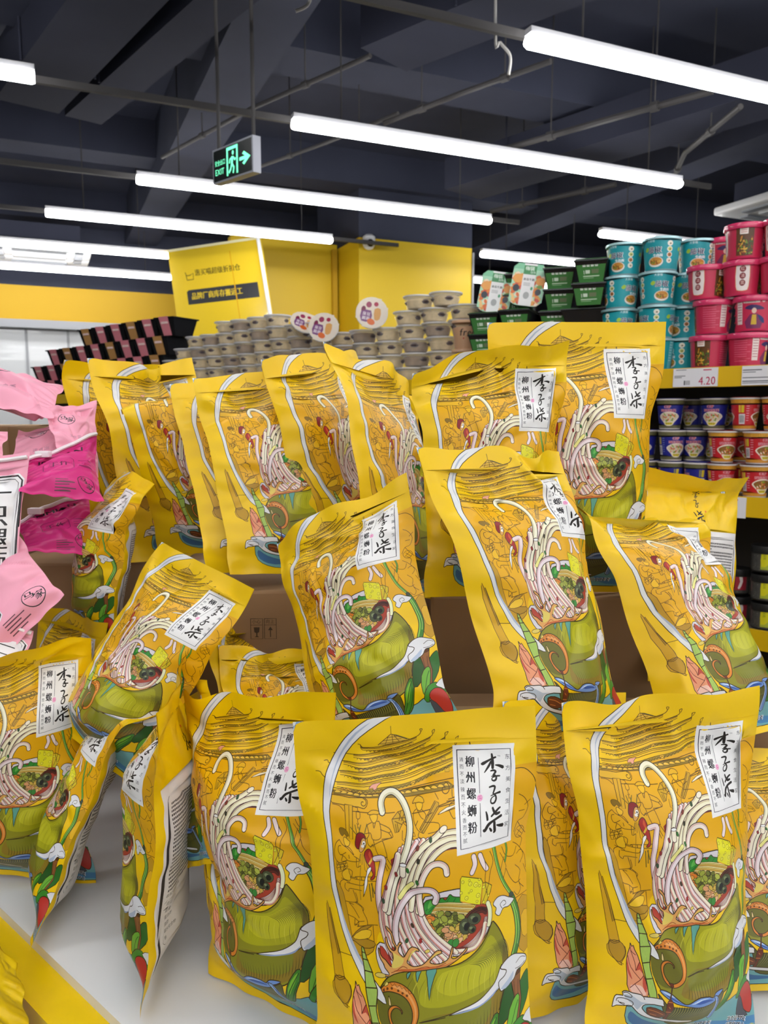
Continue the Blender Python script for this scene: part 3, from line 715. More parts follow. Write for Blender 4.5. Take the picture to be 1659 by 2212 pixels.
    A.poly('#E4E4E6', '15,1280 20,1190 50,1150 120,1140 110,1110 150,1088 220,1090 300,1085 330,1100 420,1090 540,1095 560,1140 560,1165 460,1165 370,1185 345,1215 350,1240 420,1290 520,1320 700,1335 1000,1345 980,1380 640,1370 430,1340 320,1300 240,1240 200,1230 140,1245 60,1255', 2, INK, 0.9)
    A.poly('#B4BFCC', '120,1130 220,1120 320,1165 420,1160 340,1190 300,1260 250,1220 180,1180', 2)
    A.lines(INK, 0.7, '120,1115 160,1100 210,1120 200,1140 130,1140|50,1210 60,1180 130,1165 220,1180 240,1215 200,1245 90,1220 70,1200|90,1215 150,1220|330,1100 350,1130')
    A.poly('#6A2E16', '590,920 640,920 645,950 632,960 632,1080 650,1095 655,1110 675,1170 660,1240 650,1260 655,1331 620,1331 622,1250 600,1230 592,1150 605,1105 620,1090 624,960', 0, INK, 0.6)
    A.lines('#C0702E', 0.8, '606,1112 656,1112|602,1225 660,1225|618,1160 640,1180', 0)
    # leaves, log and pepper on the right
    A.poly('#3E7F22', '1300,1230 1380,1100 1440,960 1520,850 1570,860 1560,960 1500,1080 1440,1180 1360,1250', 2, INK, 0.9)
    A.poly('#77B52E', '1390,1120 1460,960 1530,880 1500,980 1430,1100', 2); A.lines('#1E4A12', 0.8, '1320,1230 1440,1060 1540,880|1360,1240 1470,1100 1545,960')
    A.f = fC
    A.poly('#28561E', '168,232 176,214 183,205 190,206 189,218 182,232 174,246 164,250', 2, INK, 0.9)
    A.poly('#2E6A24', '182,236 190,222 197,216 200,218 200,232 192,244 184,250', 2, INK, 0.8)
    A.poly('#8E5A2E', '178,214 190,213 189,222 190,236 186,250 180,250 182,232', 0, INK, 0.8)
    A.ell('#5A3216', 184, 213.6, 5.6, 1.9, 0.0, INK, 0.5); A.lines('#5A3216', 0.6, '182,220 184,246|187,220 186,240')
    A.poly('#6DB037', '172,258 176,240 184,232 188,234 184,248 178,262', 2, INK, 0.8); A.line('#2A5A1C', 0.7, '176,256 182,242 186,236')
    A.poly('#3E8A2C', '170,264 180,252 190,249 198,254 200,262 192,257 182,258 174,268', 2, INK, 0.8)
    A.poly('#B8352A', '178,262 186,256 194,256 199,262 198,274 193,284 184,280 179,272', 3, INK, 0.8)
    A.poly('#4E5058', '176,266 181,270 184,280 190,286 178,288 174,278', 2, INK, 0.6)
    A.poly('#DDE0E2', '190,252 200,246 200,258 196,256', 2, INK, 0.6)
    # line figures on the right edge, scallion, cloud, hand of cloud
    A.lines(BRN, 0.55, '186,70 192,74 197,82 194,90 188,92 185,100|188,92 193,98 199,104|184,108 190,112 196,120 192,126|188,118 193,116 198,122 199,132|172,108 176,116 184,118 188,112|190,104 195,108 192,114|186,126 192,132 190,140 196,146|160,108 163,116 160,124 158,134 152,146|153,108 156,118 155,130 157,142|176,126 180,134 186,140 192,139|186,152 200,150|196,128 200,136|193,80 198,76|188,84 194,84')
    A.lines(BRN, 0.5, '186,101 189,97 194,97 197,101 193,106 188,105 186,101|189,99 195,104|188,104 194,98|190,140 192,146 188,150 184,146|170,112 176,124 172,136 176,142|174,116 170,128 174,140')
    A.poly('#C7981A', '188,156 200,154 200,198 190,196 187,180 190,168', 2, BRN, 0.5)
    A.poly('#E6B51E', '192,168 200,165 200,186 193,184', 2, BRN, 0.4)
    A.noodle('164,106 167,120 172,134 180,146', 2.4, '#5C9A36', INK, '#A8D060', 0.5)
    A.noodle('176,106 177,112 175,120', 1.2, '#5C9A36', INK, None, 0.4)
    A.noodle('181,150 186,162 188,176 186,190 181,203', 5.6, '#3F7F2E', INK, '#8CC24A', 0.8); A.line('#B9DE7A', 0.6, '182,152 187,164 189,178 187,190')
    A.ell('#38483A', 181, 147.5, 2.4, 1.8, 0.5, INK, 0.5)
    A.poly('#E6E6E8', '162,150 166,146 172,146 178,149 184,152 178,156 172,156 168,161 164,158 165,154', 3, INK, 0.7)
    A.line(INK, 0.5, '171,156 169,152 173,150 175,153 172,154')
    A.poly('#E4E5E8', '168,205 174,200 182,198 190,200 197,203 198,208 192,211 186,212 182,218 174,222 168,224 166,216 172,212 174,208', 3, INK, 0.8)
    A.lines(INK, 0.5, '185,206 191,203 197,205|184,210 190,210 196,208'); A.poly('#B4C2D6', '168,222 176,216 182,211 180,218 173,223', 2)
    # lettering at the foot
    A.text('#FFFFFF', '图片仅供参考', 112.7, 286.7, 5.2, bold=0.9); A.text('#2A2420', '图片仅供参考', 113, 287, 5.0, bold=0.3)
    A.text('#FFFFFF', '净含量:335g', 164.6, 285.6, 6.0, sx=.74, bold=1.0); A.text('#2A2420', '净含量:335g', 165, 286, 5.8, sx=.74, bold=0.3)
    A.text('#FFFFFF', '(米粉包135g)', 163.6, 291.9, 5.6, sx=.74, bold=1.0); A.text('#2A2420', '(米粉包135g)', 164, 292.2, 5.4, sx=.74, bold=0.3)
    A.lines(INK, 0.6, '182,49 190,50 197,56 200,62')
    bag_label(A)
    return A.compile(2.5, 2.5, extra=[(0, SEAL, 200, SEAL)])

def build_back_art():
    A = Art(200, 305, YEL)
    A.f = fC
    A.poly('#E7E3E0', '12,86 188,86 188,286 12,286', 0)
    A.line('#3A3636', 0.7, '20,100 20,278 24,281 176,281 180,278 180,100 176,97 24,97 20,100', 0)
    rnd = random.Random(3)
    y = 104
    while y < 196:
        x = 26
        if rnd.random() < 0.12: end = rnd.uniform(60, 130)
        else: end = 174
        while x < end:
            w = rnd.uniform(1.6, 2.7)
            A.rect('#4E4A4A', x, y, x + w, y + rnd.uniform(1.9, 2.5)); x += w + 0.7
        y += 4.1
    A.text('#2E2A2A', '联系方式:0573-58', 26, 199, 4.2)
    A.line('#3A3636', 0.6, '26,210 26,250 30,253 118,253 120,250 120,209 116,207 30,207 26,210', 0)
    for k, t in enumerate(('项目', '能量', '蛋白质', '脂肪', '碳水化合物', '钠')):
        A.text('#2E2A2A', t, 30, 209 + k * 7.1, 4.6)
    A.line('#3A3636', 0.4, '26,216 120,216', 0)
    x = 128
    while x < 172:
        w = rnd.choice([0.6, 1.0, 1.6]); A.rect('#2A2828', x, 222, x + w, 262); x += w + rnd.choice([0.7, 1.1, 1.5])
    A.text('#2E2A2A', '6 971550', 128, 263, 5.5)
    A.text('#3A3636', '请勿直接食用', 30, 268, 3.4)
    brush(A, BLK, 92, 22, 0.16, LI); brush(A, BLK, 94, 40, 0.13, ZI); brush(A, BLK, 88, 56, 0.22, QI)
    A.ell('#E0701E', 114, 58, 1.6, 1.6)
    return A.compile(4.0, 3.8, extra=[(0, SEAL, 200, SEAL)])
# ------------------------------------------------------------------ yellow noodle bags
BAG_W, BAG_H = 200.0, 305.0
def smooth01(x): 
    x = np.clip(x, 0, 1); return x * x * (3 - 2 * x)

def pouch(corners, seed=0, full=0.78, bf=0.55, bends=(), wave=0.006, wavef=1.0, wr=1.0, creases=(), dips=(), twist=0.0, top=0.9, low=0.16, W=BAG_W, H=BAG_H, flat=0.06):
    """film pouch between four seal corners (TL, TR, BR, BL seen from its printed front)"""
    TL, TR, BR, BL = [np.array(c, float) for c in corners]
    M0, M1 = (BL + BR) / 2, (TL + TR) / 2
    Hc = np.linalg.norm(M1 - M0); up = (M1 - M0) / Hc
    rt = (TR - TL + BR - BL) / 2; rt -= up * rt.dot(up); Wc = np.linalg.norm(rt); rt /= Wc
    n = np.cross(rt, up)
    rg = np.random.RandomState(seed + 11)
    tt = np.linspace(-0.02, 1.02, 261)
    th = np.zeros_like(tt)
    for t0, w, a in bends: th += math.radians(a) * smooth01((tt - t0 + w / 2) / w)
    dt = tt[1] - tt[0]
    Yc = np.cumsum(np.cos(th)) * dt * Hc; Zc = np.cumsum(np.sin(th)) * dt * Hc
    z0 = np.interp(0, tt, Yc), np.interp(0, tt, Zc)
    Yc -= z0[0]; Zc -= z0[1]
    nc = 17
    cr = [(rg.uniform(-.9, .9), rg.uniform(.12, .92), rg.uniform(0, math.pi), rg.uniform(.12, .42), rg.uniform(.026, .065), rg.choice([-1, 1]) * rg.uniform(1.0, 3.2)) for _ in range(nc)]
    cr += [(sx * .78, .84 + .03 * rg.rand(), math.radians(sx * rg.uniform(35, 60)), .20, .045, rg.uniform(2.0, 4.5)) for sx in (-1, 1)]
    cr += [(rg.uniform(-.6, .6), .85, math.radians(rg.uniform(70, 110)), .10, .034, rg.choice([-1, 1]) * rg.uniform(1.0, 2.4)) for _ in range(4)]
    cr += [(sx * rg.uniform(.7, .85), rg.uniform(.25, .75), math.radians(rg.uniform(-25, 25)), .10, .03, rg.uniform(-1.6, 1.6)) for sx in (-1, 1) for _ in range(3)]
    ph = rg.uniform(0, 6.28, 12)
    asp = H / W * 2
    def fn(X, Y, side=1):
        s = np.asarray(X) / (W / 2) - 1; t = 1 - np.asarray(Y) / H
        b = smooth01((t - 0.015) / low) * (1 - smooth01((t - (top - .25)) / .25))
        b = b * (0.93 + 0.07 * np.sin(t * 5 + ph[0]))
        af = np.maximum(full * b, 1e-3); Rr = Wc / 2 / af
        xs = np.sin(af * s) / af
        if side > 0: z = Rr * (np.cos(af * s) - np.cos(af))
        else:
            ab = np.maximum(bf * b, 1e-3); z = -(Wc / 2 / ab) * (np.cos(ab * s) - np.cos(ab))
        # film wrinkles, fading out at the seams
        w = 1.9 * np.sin(2.3 * s + 5.1 * t + ph[1]) * np.sin(6.7 * t - 1.4 * s + ph[2]) + 0.9 * np.sin(5.2 * s - 9.0 * t + ph[3])
        w = w + 1.1 * np.sin(2 * math.pi * t * 10 + ph[4] + 2 * s) * np.abs(s) ** 3 + 1.0 * np.sin(2 * math.pi * s * 3.2 + ph[5]) * np.exp(-((t - .85) / .05) ** 2)
        sgn = 1 if side > 0 else -1
        for (s0, t0, a, ln, wd, am) in cr:
            dx, dy = (s - s0), (t - t0) * asp / 1.0
            u = dx * math.cos(a) + dy * math.sin(a); v = -dx * math.sin(a) + dy * math.cos(a)
            w = w + am * np.exp(-(u / (ln * 2)) ** 2) / (1 + (v / (wd * 2)) ** 2)
        w = w * (wr * 1.45) * (1 - np.abs(s) ** 8) * smooth01((t - .01) / .08) * (1 - 0.75 * smooth01((t - .87) / .08) * .75 / .75)
        for (x0, y0, x1, y1, wd, am) in creases:
            ex, ey = x1 - x0, y1 - y0; L2 = ex * ex + ey * ey
            k = np.clip(((X - x0) * ex + (Y - y0) * ey) / L2, 0, 1)
            d = np.hypot(X - x0 - k * ex, Y - y0 - k * ey)
            w = w + am / (1 + (d / wd) ** 2) * (np.sin(math.pi * np.clip(k, 0.02, .98)) ** 0.4)
        z = z + w * 0.001
        # both panels together: wavy header and edges
        z = z + wave * np.sin(2 * math.pi * (s * .5 * wavef) + ph[6]) * smooth01((t - .72) / .28) + 0.35 * wave * np.sin(2 * math.pi * s * 1.4 * wavef + ph[7]) * smooth01((t - .8) / .2)
        z = z + 0.0022 * np.sin(t * 17 + ph[8]) * s * smooth01(np.abs(s) * 1.2) + twist * s * (t - .5)
        z = z + 0.0014 * np.sin(2 * math.pi * s * 2 + ph[9]) * (1 - smooth01(t / .10))
        z = z + sgn * 0.0004 * smooth01((t - .895) / .03)
        tth = np.interp(t, tt, th); yc = np.interp(t, tt, Yc); zc = np.interp(t, tt, Zc)
        for (c0, w0, a0) in dips:
            k = a0 * np.exp(-((s - c0) / w0) ** 2) * smooth01((t - .74) / .26)
            yc = yc - k; z = z + .55 * k
        half = ((BR - BL)[None] * (1 - t)[:, None] + (TR - TL)[None] * t[:, None]) / 2
        nt = -np.sin(tth)[:, None] * up[None] + np.cos(tth)[:, None] * n[None]
        return M0[None] + yc[:, None] * up[None] + zc[:, None] * n[None] + half * xs[:, None] + nt * z[:, None]
    return fn, (M0, up, n, rt)

FILM = ink_mat('printed_film', rough=0.37, spec=0.42, bump=0.02)
LABELFILM = ink_mat('printed_label_film', rough=0.45, spec=0.35)
BACKFILM = ink_mat('printed_back_film', rough=0.40, spec=0.4)

def build_pouch(name, fn, frame, FA, BA, label, cat, group, flip_ok=True, extra_label='white label with black brush characters', seal=SEAL):
    M0, up, n, rt = frame
    root = empty(name, M0, label, cat, group)
    off = -np.array(M0)[None]
    P, N = mapped(lambda x, y: fn(x, y, 1), FA.P)
    P = P + off
    cy = FA.P[FA.T].mean(1)[:, 1]
    ftop = cy < seal
    ink_object('front_panel', P, N, FA.T[~ftop & (FA.R == 0)], FA.C[~ftop & (FA.R == 0)], FILM, root)
    if (FA.R == 1).any():
        ink_object('printed_label', P, N, FA.T[FA.R == 1], FA.C[FA.R == 1], LABELFILM, root, extra_label)
    Pb, Nb = mapped(lambda x, y: fn(x, y, -1), BA.P2)
    Pb = Pb + off; Nb = -Nb
    Tb = BA.T2
    cyb = BA.P2[Tb].mean(1)[:, 1]; btop = cyb < seal
    ink_object('back_panel', Pb, Nb, Tb[~btop], BA.C2[~btop], BACKFILM, root, 'white printed back with yellow border')
    k = len(P)
    ink_object('top_seal', np.vstack([P, Pb]), np.vstack([N, Nb]), np.vstack([FA.T[ftop], Tb[btop] + k]), np.vstack([FA.C[ftop], BA.C2[btop]]), FILM, root)
    return root

def mirror_back(A):
    """the back sheet is read from behind: its x runs the other way round the bag"""
    A.P2 = np.stack([A.w - A.P[:, 0], A.P[:, 1]], 1)
    A.T2 = A.T; A.C2 = A.C
    return A

FRONT = build_front_art()
BACK = mirror_back(build_back_art())
PLAINBACK = Art(200, 305, YEL); PLAINBACK.poly('#E7E3E0', '12,86 188,86 188,286 12,286', 0)
PLAINBACK = mirror_back(PLAINBACK.compile(4.0, 3.8, extra=[(0, SEAL, 200, SEAL)]))

BAG_CORNERS = {
    'F1': [[-0.08,0.652,1.234],[0.131,0.643,1.252],[0.136,0.598,0.938],[-0.065,0.604,0.933]],
    'F2': [[0.166,0.695,1.235],[0.364,0.731,1.24],[0.348,0.659,0.924],[0.181,0.634,0.939]],
    'F3': [[-0.2265,0.83,1.2],[-0.048,0.69,1.246],[-0.028,0.645,0.925],[-0.181,0.74,0.927]],
    'F4': [[-0.232,0.898,1.222],[-0.212,0.702,1.222],[-0.231,0.672,0.931],[-0.262,0.86,0.931]],
    'F5': [[-0.332,1.012,1.18],[-0.287,0.86,1.19],[-0.379,0.766,0.931],[-0.422,0.905,0.931]],
    'F6': [[-0.509,0.824,1.232],[-0.375,0.964,1.223],[-0.358,0.898,0.92],[-0.574,0.909,0.944]],
    'L1': [[-0.42,1.192,1.428],[-0.326,1.039,1.419],[-0.384,1.053,1.18],[-0.472,1.195,1.173]],
    'L2': [[-0.292,0.994,1.34],[-0.153,0.886,1.301],[-0.279,0.85,1.066],[-0.424,0.938,1.12]],
    'L3': [[-0.525,1.158,1.214],[-0.379,1.039,1.219],[-0.445,1.141,0.945],[-0.604,1.219,0.939]],
    'L4': [[-0.21,0.942,1.211],[-0.07,1.0,1.201],[-0.031,0.821,1.035],[-0.153,0.767,1.059]],
    'L5': [[-0.224,0.939,1.246],[-0.178,1.091,1.213],[-0.117,0.976,0.986],[-0.175,0.841,1.051]],
    'L6': [[-0.294,0.987,1.142],[-0.2,0.893,1.185],[-0.157,0.702,1.073],[-0.227,0.791,1.009]],
    'M4': [[0.112,0.707,1.232],[0.267,0.833,1.195],[0.266,0.749,0.909],[0.121,0.655,0.939]],
    'R5': [[0.335,0.85,1.125],[0.53,0.85,1.115],[0.475,0.704,0.94],[0.289,0.713,0.923]],
    'M1': [[-0.136,0.933,1.352],[0.022,0.866,1.44],[0.077,0.726,1.194],[-0.069,0.792,1.125]],
    'M2': [[0.036,0.816,1.47],[0.214,0.905,1.461],[0.265,0.796,1.159],[0.112,0.712,1.189]],
    'M3': [[0.24,0.935,1.401],[0.413,1.035,1.38],[0.481,0.851,1.153],[0.297,0.788,1.137]],
    'M3b': [[0.539,1.166,1.41],[0.36,1.083,1.428],[0.35,0.999,1.15],[0.511,1.098,1.109]],
    'B1': [[-0.51,1.244,1.589],[-0.416,1.457,1.595],[-0.375,1.415,1.214],[-0.47,1.217,1.247]],
    'B2': [[-0.452,1.211,1.592],[-0.337,1.39,1.599],[-0.289,1.361,1.254],[-0.393,1.185,1.275]],
    'B3': [[-0.379,1.079,1.575],[-0.231,1.193,1.595],[-0.162,1.162,1.298],[-0.345,1.17,1.291]],
    'B4a': [[-0.312,1.131,1.544],[-0.159,1.226,1.558],[-0.096,1.129,1.268],[-0.236,1.009,1.295]],
    'B4': [[-0.267,1.082,1.557],[-0.094,1.149,1.571],[-0.039,1.078,1.282],[-0.201,0.993,1.296]],
    'B5': [[-0.169,1.066,1.587],[-0.04,1.24,1.6],[0.051,1.18,1.24],[-0.094,1.035,1.266]],
    'B6': [[-0.056,0.994,1.591],[0.047,1.165,1.549],[0.085,1.068,1.245],[-0.02,0.914,1.287]],
    'B7': [[0.031,0.945,1.573],[0.218,0.923,1.586],[0.204,0.926,1.285],[0.046,0.847,1.3]],
    'B8': [[0.135,1.04,1.623],[0.37,1.035,1.624],[0.366,1.059,1.258],[0.158,1.001,1.269]],
}
GY = 'yellow noodle bags piled on the display'
def Y(key, label, back=None, **kw):
    fn, fr = pouch(BAG_CORNERS[key], **kw)
    return build_pouch('noodle_bag', fn, fr, FRONT, back or PLAINBACK, label, 'noodle bag', GY)

Y('F1', 'yellow noodle bag standing upright at the front centre, its snail shell and label fully shown', seed=1, wave=.004, full=.82, creases=[(10, 120, 45, 60, 9, -3), (12, 75, 30, 40, 8, -2.5)])
Y('F2', 'yellow noodle bag at the front right with a dented top edge and a crumpled label', seed=2, wave=.010, full=.8, wr=1.1, creases=[(150, 32, 178, 130, 12, -6)], dips=[(-.45, .26, .007), (.55, .25, .004)])
Y('F3', 'yellow noodle bag left of the front centre one, its left bottom corner kicked out', seed=3, wave=.008, full=1.0, wr=1.2, creases=[(30, 120, 60, 250, 10, -5), (20, 60, 80, 90, 6, 3)], dips=[(.2, .25, .006), (-.6, .2, .008)])
Y('F4', 'yellow noodle bag standing edge-on at the front left, its white printed back showing', BACK, seed=4, wave=.005, full=.95, bf=.75)
Y('F5', 'yellow noodle bag leaning edge-on at the shelf corner, its header flopped over its back', BACK, seed=5, wave=.006, full=.95, bf=.7, bends=[(.86, .1, -55)])
Y('F6', 'yellow noodle bag cut off by the left edge of the photo, its header folded forward', seed=6, wave=.008, full=.82, bends=[(.915, .06, 28)], creases=[(120, 20, 190, 5, 6, 4)])
Y('M4', 'yellow noodle bag squeezed behind and between the two front bags at the right', seed=7, full=.75)
Y('R5', 'yellow noodle bag peeping out at the right edge behind the front right bag', seed=8, full=.75)
Y('M1', 'yellow noodle bag leaning left in the middle of the pile, its white label tilted', seed=9, wave=.010, full=.84, wr=1.2, creases=[(60, 250, 130, 235, 9, -5), (90, 60, 190, 130, 6, 2.5)], dips=[(-.9, .3, .006), (.4, .3, .006)])
Y('M2', 'yellow noodle bag right of the middle with a fold running through its label', seed=10, wave=.009, full=.85, wr=1.1, creases=[(112, 10, 196, 125, 8, 13), (150, 0, 200, 70, 12, -9), (165, 110, 190, 250, 9, 4), (120, 0, 150, 28, 7, -8)], dips=[(.35, .22, .016), (1, .2, -.004)])
Y('M3', 'yellow noodle bag leaning at the right with its label bent over the bulging edge', seed=11, wave=.010, full=.95, wr=1.1, creases=[(105, 20, 188, 140, 8, 13), (150, 10, 200, 90, 14, -12)], bends=[(.91, .08, -50)], dips=[(.8, .5, .020)])
Y('M3b', 'yellow noodle bag turned back to front, one black character showing, before the red cups', BACK, seed=12, wave=.008, full=.6, bends=[(.91, .06, -45)])
Y('L1', 'yellow noodle bag standing edge-on beside the magenta bags, label facing out', BACK, seed=13, wave=.006, full=1.25, bf=.7, bends=[(.9, .08, -35)])
Y('L2', 'yellow noodle bag lying tilted to the right beside the brown carton with printed symbols', seed=14, wave=.007, full=.84)
Y('L3', 'yellow noodle bag almost buried at the left below the pink bags', seed=15, full=.8)
Y('L4', 'yellow noodle bag sunk left of the leaning middle bag, pagoda and label corner showing', seed=16, wave=.010, full=.75, wr=1.2, dips=[(-.3, .3, .016)])
Y('L5', 'yellow noodle bag deep in the pile below the printed carton, mostly hidden', seed=17, wave=.008)
Y('L6', 'yellow noodle bag with curled header wedged between the edge-on bag and its right neighbour', BACK, seed=18, wave=.014, dips=[(0, .3, .02)])
Y('B1', 'leftmost yellow noodle bag of the back row, above the magenta bags', seed=19, wave=.006, full=.62, bf=.25, bends=[(.92, .06, 20)], dips=[(-.2, .4, .006)])
Y('B2', 'second yellow noodle bag from the left in the back row, header sagging in the middle', seed=20, wave=.016, full=.62, bf=.25, wavef=1.3, dips=[(-.1, .45, .022), (1, .3, -.006)])
Y('B3', 'yellow noodle bag of the back row, shortest, with its top folded backwards', seed=21, wave=.004, full=.62, bf=.25, bends=[(.76, .10, -95)])
Y('B4a', 'yellow noodle bag of the back row showing just its ribbon, beside the shortest bag', seed=22, wave=.012, full=.62, bf=.25)
Y('B4', 'yellow noodle bag of the back row standing above the printed carton', seed=23, wave=.005, full=.62, bf=.25, dips=[(-.9, .3, .008)])
Y('B5', 'tall yellow noodle bag in the centre of the back row, glossy folds across its pagoda', seed=24, wave=.010, full=.62, bf=.25, wr=1.3, dips=[(-1, .3, .010), (.25, .25, .007), (.9, .3, -.004)])
Y('B6', 'yellow noodle bag with a header tip curling up, right of the tall central one', seed=25, wave=.016, full=.62, bf=.25, wavef=1.2, dips=[(.9, .7, .020), (-1, .25, -.012)])
Y('B7', 'yellow noodle bag with its header bent far forward, before the tan cups', seed=26, wave=.012, full=.8, wr=1.3, bends=[(.93, .10, 28)], creases=[(95, 10, 150, 70, 8, -5), (150, 20, 180, 110, 10, -7)], dips=[(-1, .5, .020), (.2, .3, -.004)])
Y('B8', 'rightmost yellow noodle bag of the back row, header square and flat below the teal tubs', seed=27, wave=.004, full=.78, creases=[(150, 40, 190, 20, 5, 4), (185, 45, 150, 100, 5, 2)])
# ------------------------------------------------------------------ the shop hall
LU = np.array([math.cos(math.radians(23.7)), math.sin(math.radians(23.7)), 0.0])   # lamp rows run this way
LV = np.array([-LU[1], LU[0], 0.0])
SW = np.array([-0.74, 0.673, 0.0])       # the long shelf runs this way
SN = np.array([0.673, 0.74, 0.0])        # into the shelf
UP = np.array([0.0, 0.0, 1.0])
CAMP = np.array([0.0, 0.0, CAM_Z])
def ray(px, py):
    x, y = (px - 829.5) / FPX, -(py - 1106) / FPX
    return np.array([x, math.cos(PITCH) + y * math.sin(PITCH), -math.sin(PITCH) + y * math.cos(PITCH)])
def on_z(px, py, z):
    r = ray(px, py); return CAMP + r * ((z - CAM_Z) / r[2])
def on_y(px, py, y):
    r = ray(px, py); return CAMP + r * (y / r[1])
def basis(a, b, c, o=(0, 0, 0)):
    m = Matrix.Identity(4)
    for i in range(3):
        m[i][0], m[i][1], m[i][2], m[i][3] = a[i], b[i], c[i], o[i]
    return m
def bar(mb, o, a, b, c, la, lb, lc):
    """box from corner o along the axes a, b, c"""
    o, a, b, c = (np.array(v, float) for v in (o, a, b, c))
    vs = [o + a * la * i + b * lb * j + c * lc * k for i in (0, 1) for j in (0, 1) for k in (0, 1)]
    return mb.add(vs, [(0, 1, 3, 2), (4, 6, 7, 5), (0, 4, 5, 1), (2, 3, 7, 6), (0, 2, 6, 4), (1, 5, 7, 3)])
def printed(name, A, o, ax, ay, material, parent=None, label=None, scale=0.001):
    """flat print: sheet x along ax, sheet y along ay from corner o"""
    o, ax, ay = (np.array(v, float) for v in (o, ax, ay))
    P = o[None] + A.P[:, :1] * scale * ax[None] + A.P[:, 1:] * scale * ay[None]
    n = np.cross(ay, ax); n /= np.linalg.norm(n)
    return ink_object(name, P, np.tile(n, (len(P), 1)), A.T, A.C, material, parent, label)

M_CEIL = mat('matte_black_ceiling', '#414453', 0.85, spec=0.15, noise=0.25, nscale=1.2)
M_DUCT = mat('black_painted_metal', '#383A47', 0.9, spec=0.1, noise=0.15, nscale=2)
M_PIPE = mat('dark_grey_pipe', '#454343', 0.6, spec=0.3)
M_DARKW = mat('charcoal_wall_paint', '#343640', 0.85, spec=0.2)
M_YW = mat('yellow_wall_paint', '#E2BE22', 0.45, spec=0.4)
M_YB = mat('ochre_wall_band', '#CDA428', 0.6, spec=0.3)
M_FLOOR = mat('grey_floor_tile', '#8E8C88', 0.35, noise=0.1, nscale=3)
M_WHITE = mat('white_panel', '#E9EAEC', 0.35)
M_LAMP = mat('lamp_diffuser', '#FFFFFF', 0.4, emit=LAMP_POWER)
M_LAMPB = mat('lamp_body', '#D8D8DC', 0.4)

def wall(name, o, a, la, lh, m, th=0.12, nrm=None):
    nrm = np.cross(a, UP) if nrm is None else nrm
    ob = bar(MB(), o, a, nrm, UP, la, th, lh).build(name, m); tag(ob, kind='structure'); return ob
U0, U1, V0, V1, HH = -7.0, 7.5, -4.5, 11.5, 3.75
o = U0 * LU + V0 * LV
tag(bar(MB(), o - UP * 0.1, LU, LV, UP, U1 - U0, V1 - V0, 0.1).build('floor', M_FLOOR), kind='structure')
tag(bar(MB(), o + UP * HH, LU, LV, UP, U1 - U0, V1 - V0, 0.1).build('ceiling', M_CEIL), kind='structure')
wall('wall_front', U0 * LU + V0 * LV, LU, U1 - U0, HH, M_WHITE)
wall('wall_back', U0 * LU + V1 * LV + LV * 0.12, LU, U1 - U0, HH, M_DARKW)
wall('wall_left', U0 * LU + V0 * LV - LU * 0.12, LV, V1 - V0, HH, M_DARKW)
wall('wall_right', U1 * LU + V0 * LV, LV, V1 - V0, HH, M_DARKW)
# beams and ducts under the ceiling
for k, (a, w_, h_) in enumerate(((2.2, .30, .28), (4.4, .36, .30), (6.6, .30, .28), (8.8, .36, .3))):
    ob = bar(MB(), U0 * LU + (a - 0.2) * LV + UP * (HH - h_), LU, LV, UP, U1 - U0, w_, h_).build('ceiling_beam', M_CEIL); tag(ob, kind='structure')
for k, a in enumerate((-2.2, 0.9, 4.4)):
    ob = bar(MB(), V0 * LV + a * LU + UP * (HH - .42), LV, LU, UP, V1 - V0, .32, .42).build('ceiling_beam', M_CEIL); tag(ob, kind='structure')

def duct(p0, p1, w_, h_, label):
    p0, p1 = np.array(p0, float), np.array(p1, float)
    d = p1 - p0; L = np.linalg.norm(d); d /= L; sd = np.cross(d, UP); sd /= np.linalg.norm(sd); hh = np.cross(sd, d)
    r = empty('air_duct', p0, label, 'air duct', 'air ducts under the ceiling')
    bar(MB(), -sd * w_ / 2, d, sd, hh, L, w_, h_).build('duct_body', M_DUCT, r)
    for k in range(1, int(L / 1.2)):
        bar(MB(), d * k * 1.2 - sd * (w_ / 2 + .02) - hh * .02, d, sd, hh, .04, w_ + .04, h_ + .04).build('flange', M_DUCT, r)
    for k in range(int(L / 1.2)):
        q = d * (k * 1.2 + .6)
        zt = HH - (p0 + q)[2]
        MB().tube([q - sd * (w_ / 2 + .01), q - sd * (w_ / 2 + .01) + UP * zt], .006, 6).build('hanger_rod', M_DUCT, r)
        MB().tube([q + sd * (w_ / 2 + .01), q + sd * (w_ / 2 + .01) + UP * zt], .006, 6).build('hanger_rod', M_DUCT, r)
duct(on_z(60, 230, 3.25), on_z(330, -90, 3.25), .34, .26, 'black air duct under the ceiling at the upper left corner')
duct(on_z(180, 260, 3.3), on_z(560, -60, 3.3), .22, .18, 'slimmer black air duct right of the one at the upper left corner')
duct(on_z(1000, 420, 3.2), on_z(1700, 215, 3.2), .40, .22, 'wide flat black air duct crossing above the lamps at the right')
duct(on_z(830, 130, 3.35), on_z(1300, -60, 3.35), .36, .22, 'black air duct crossing the ceiling above the long middle lamp')

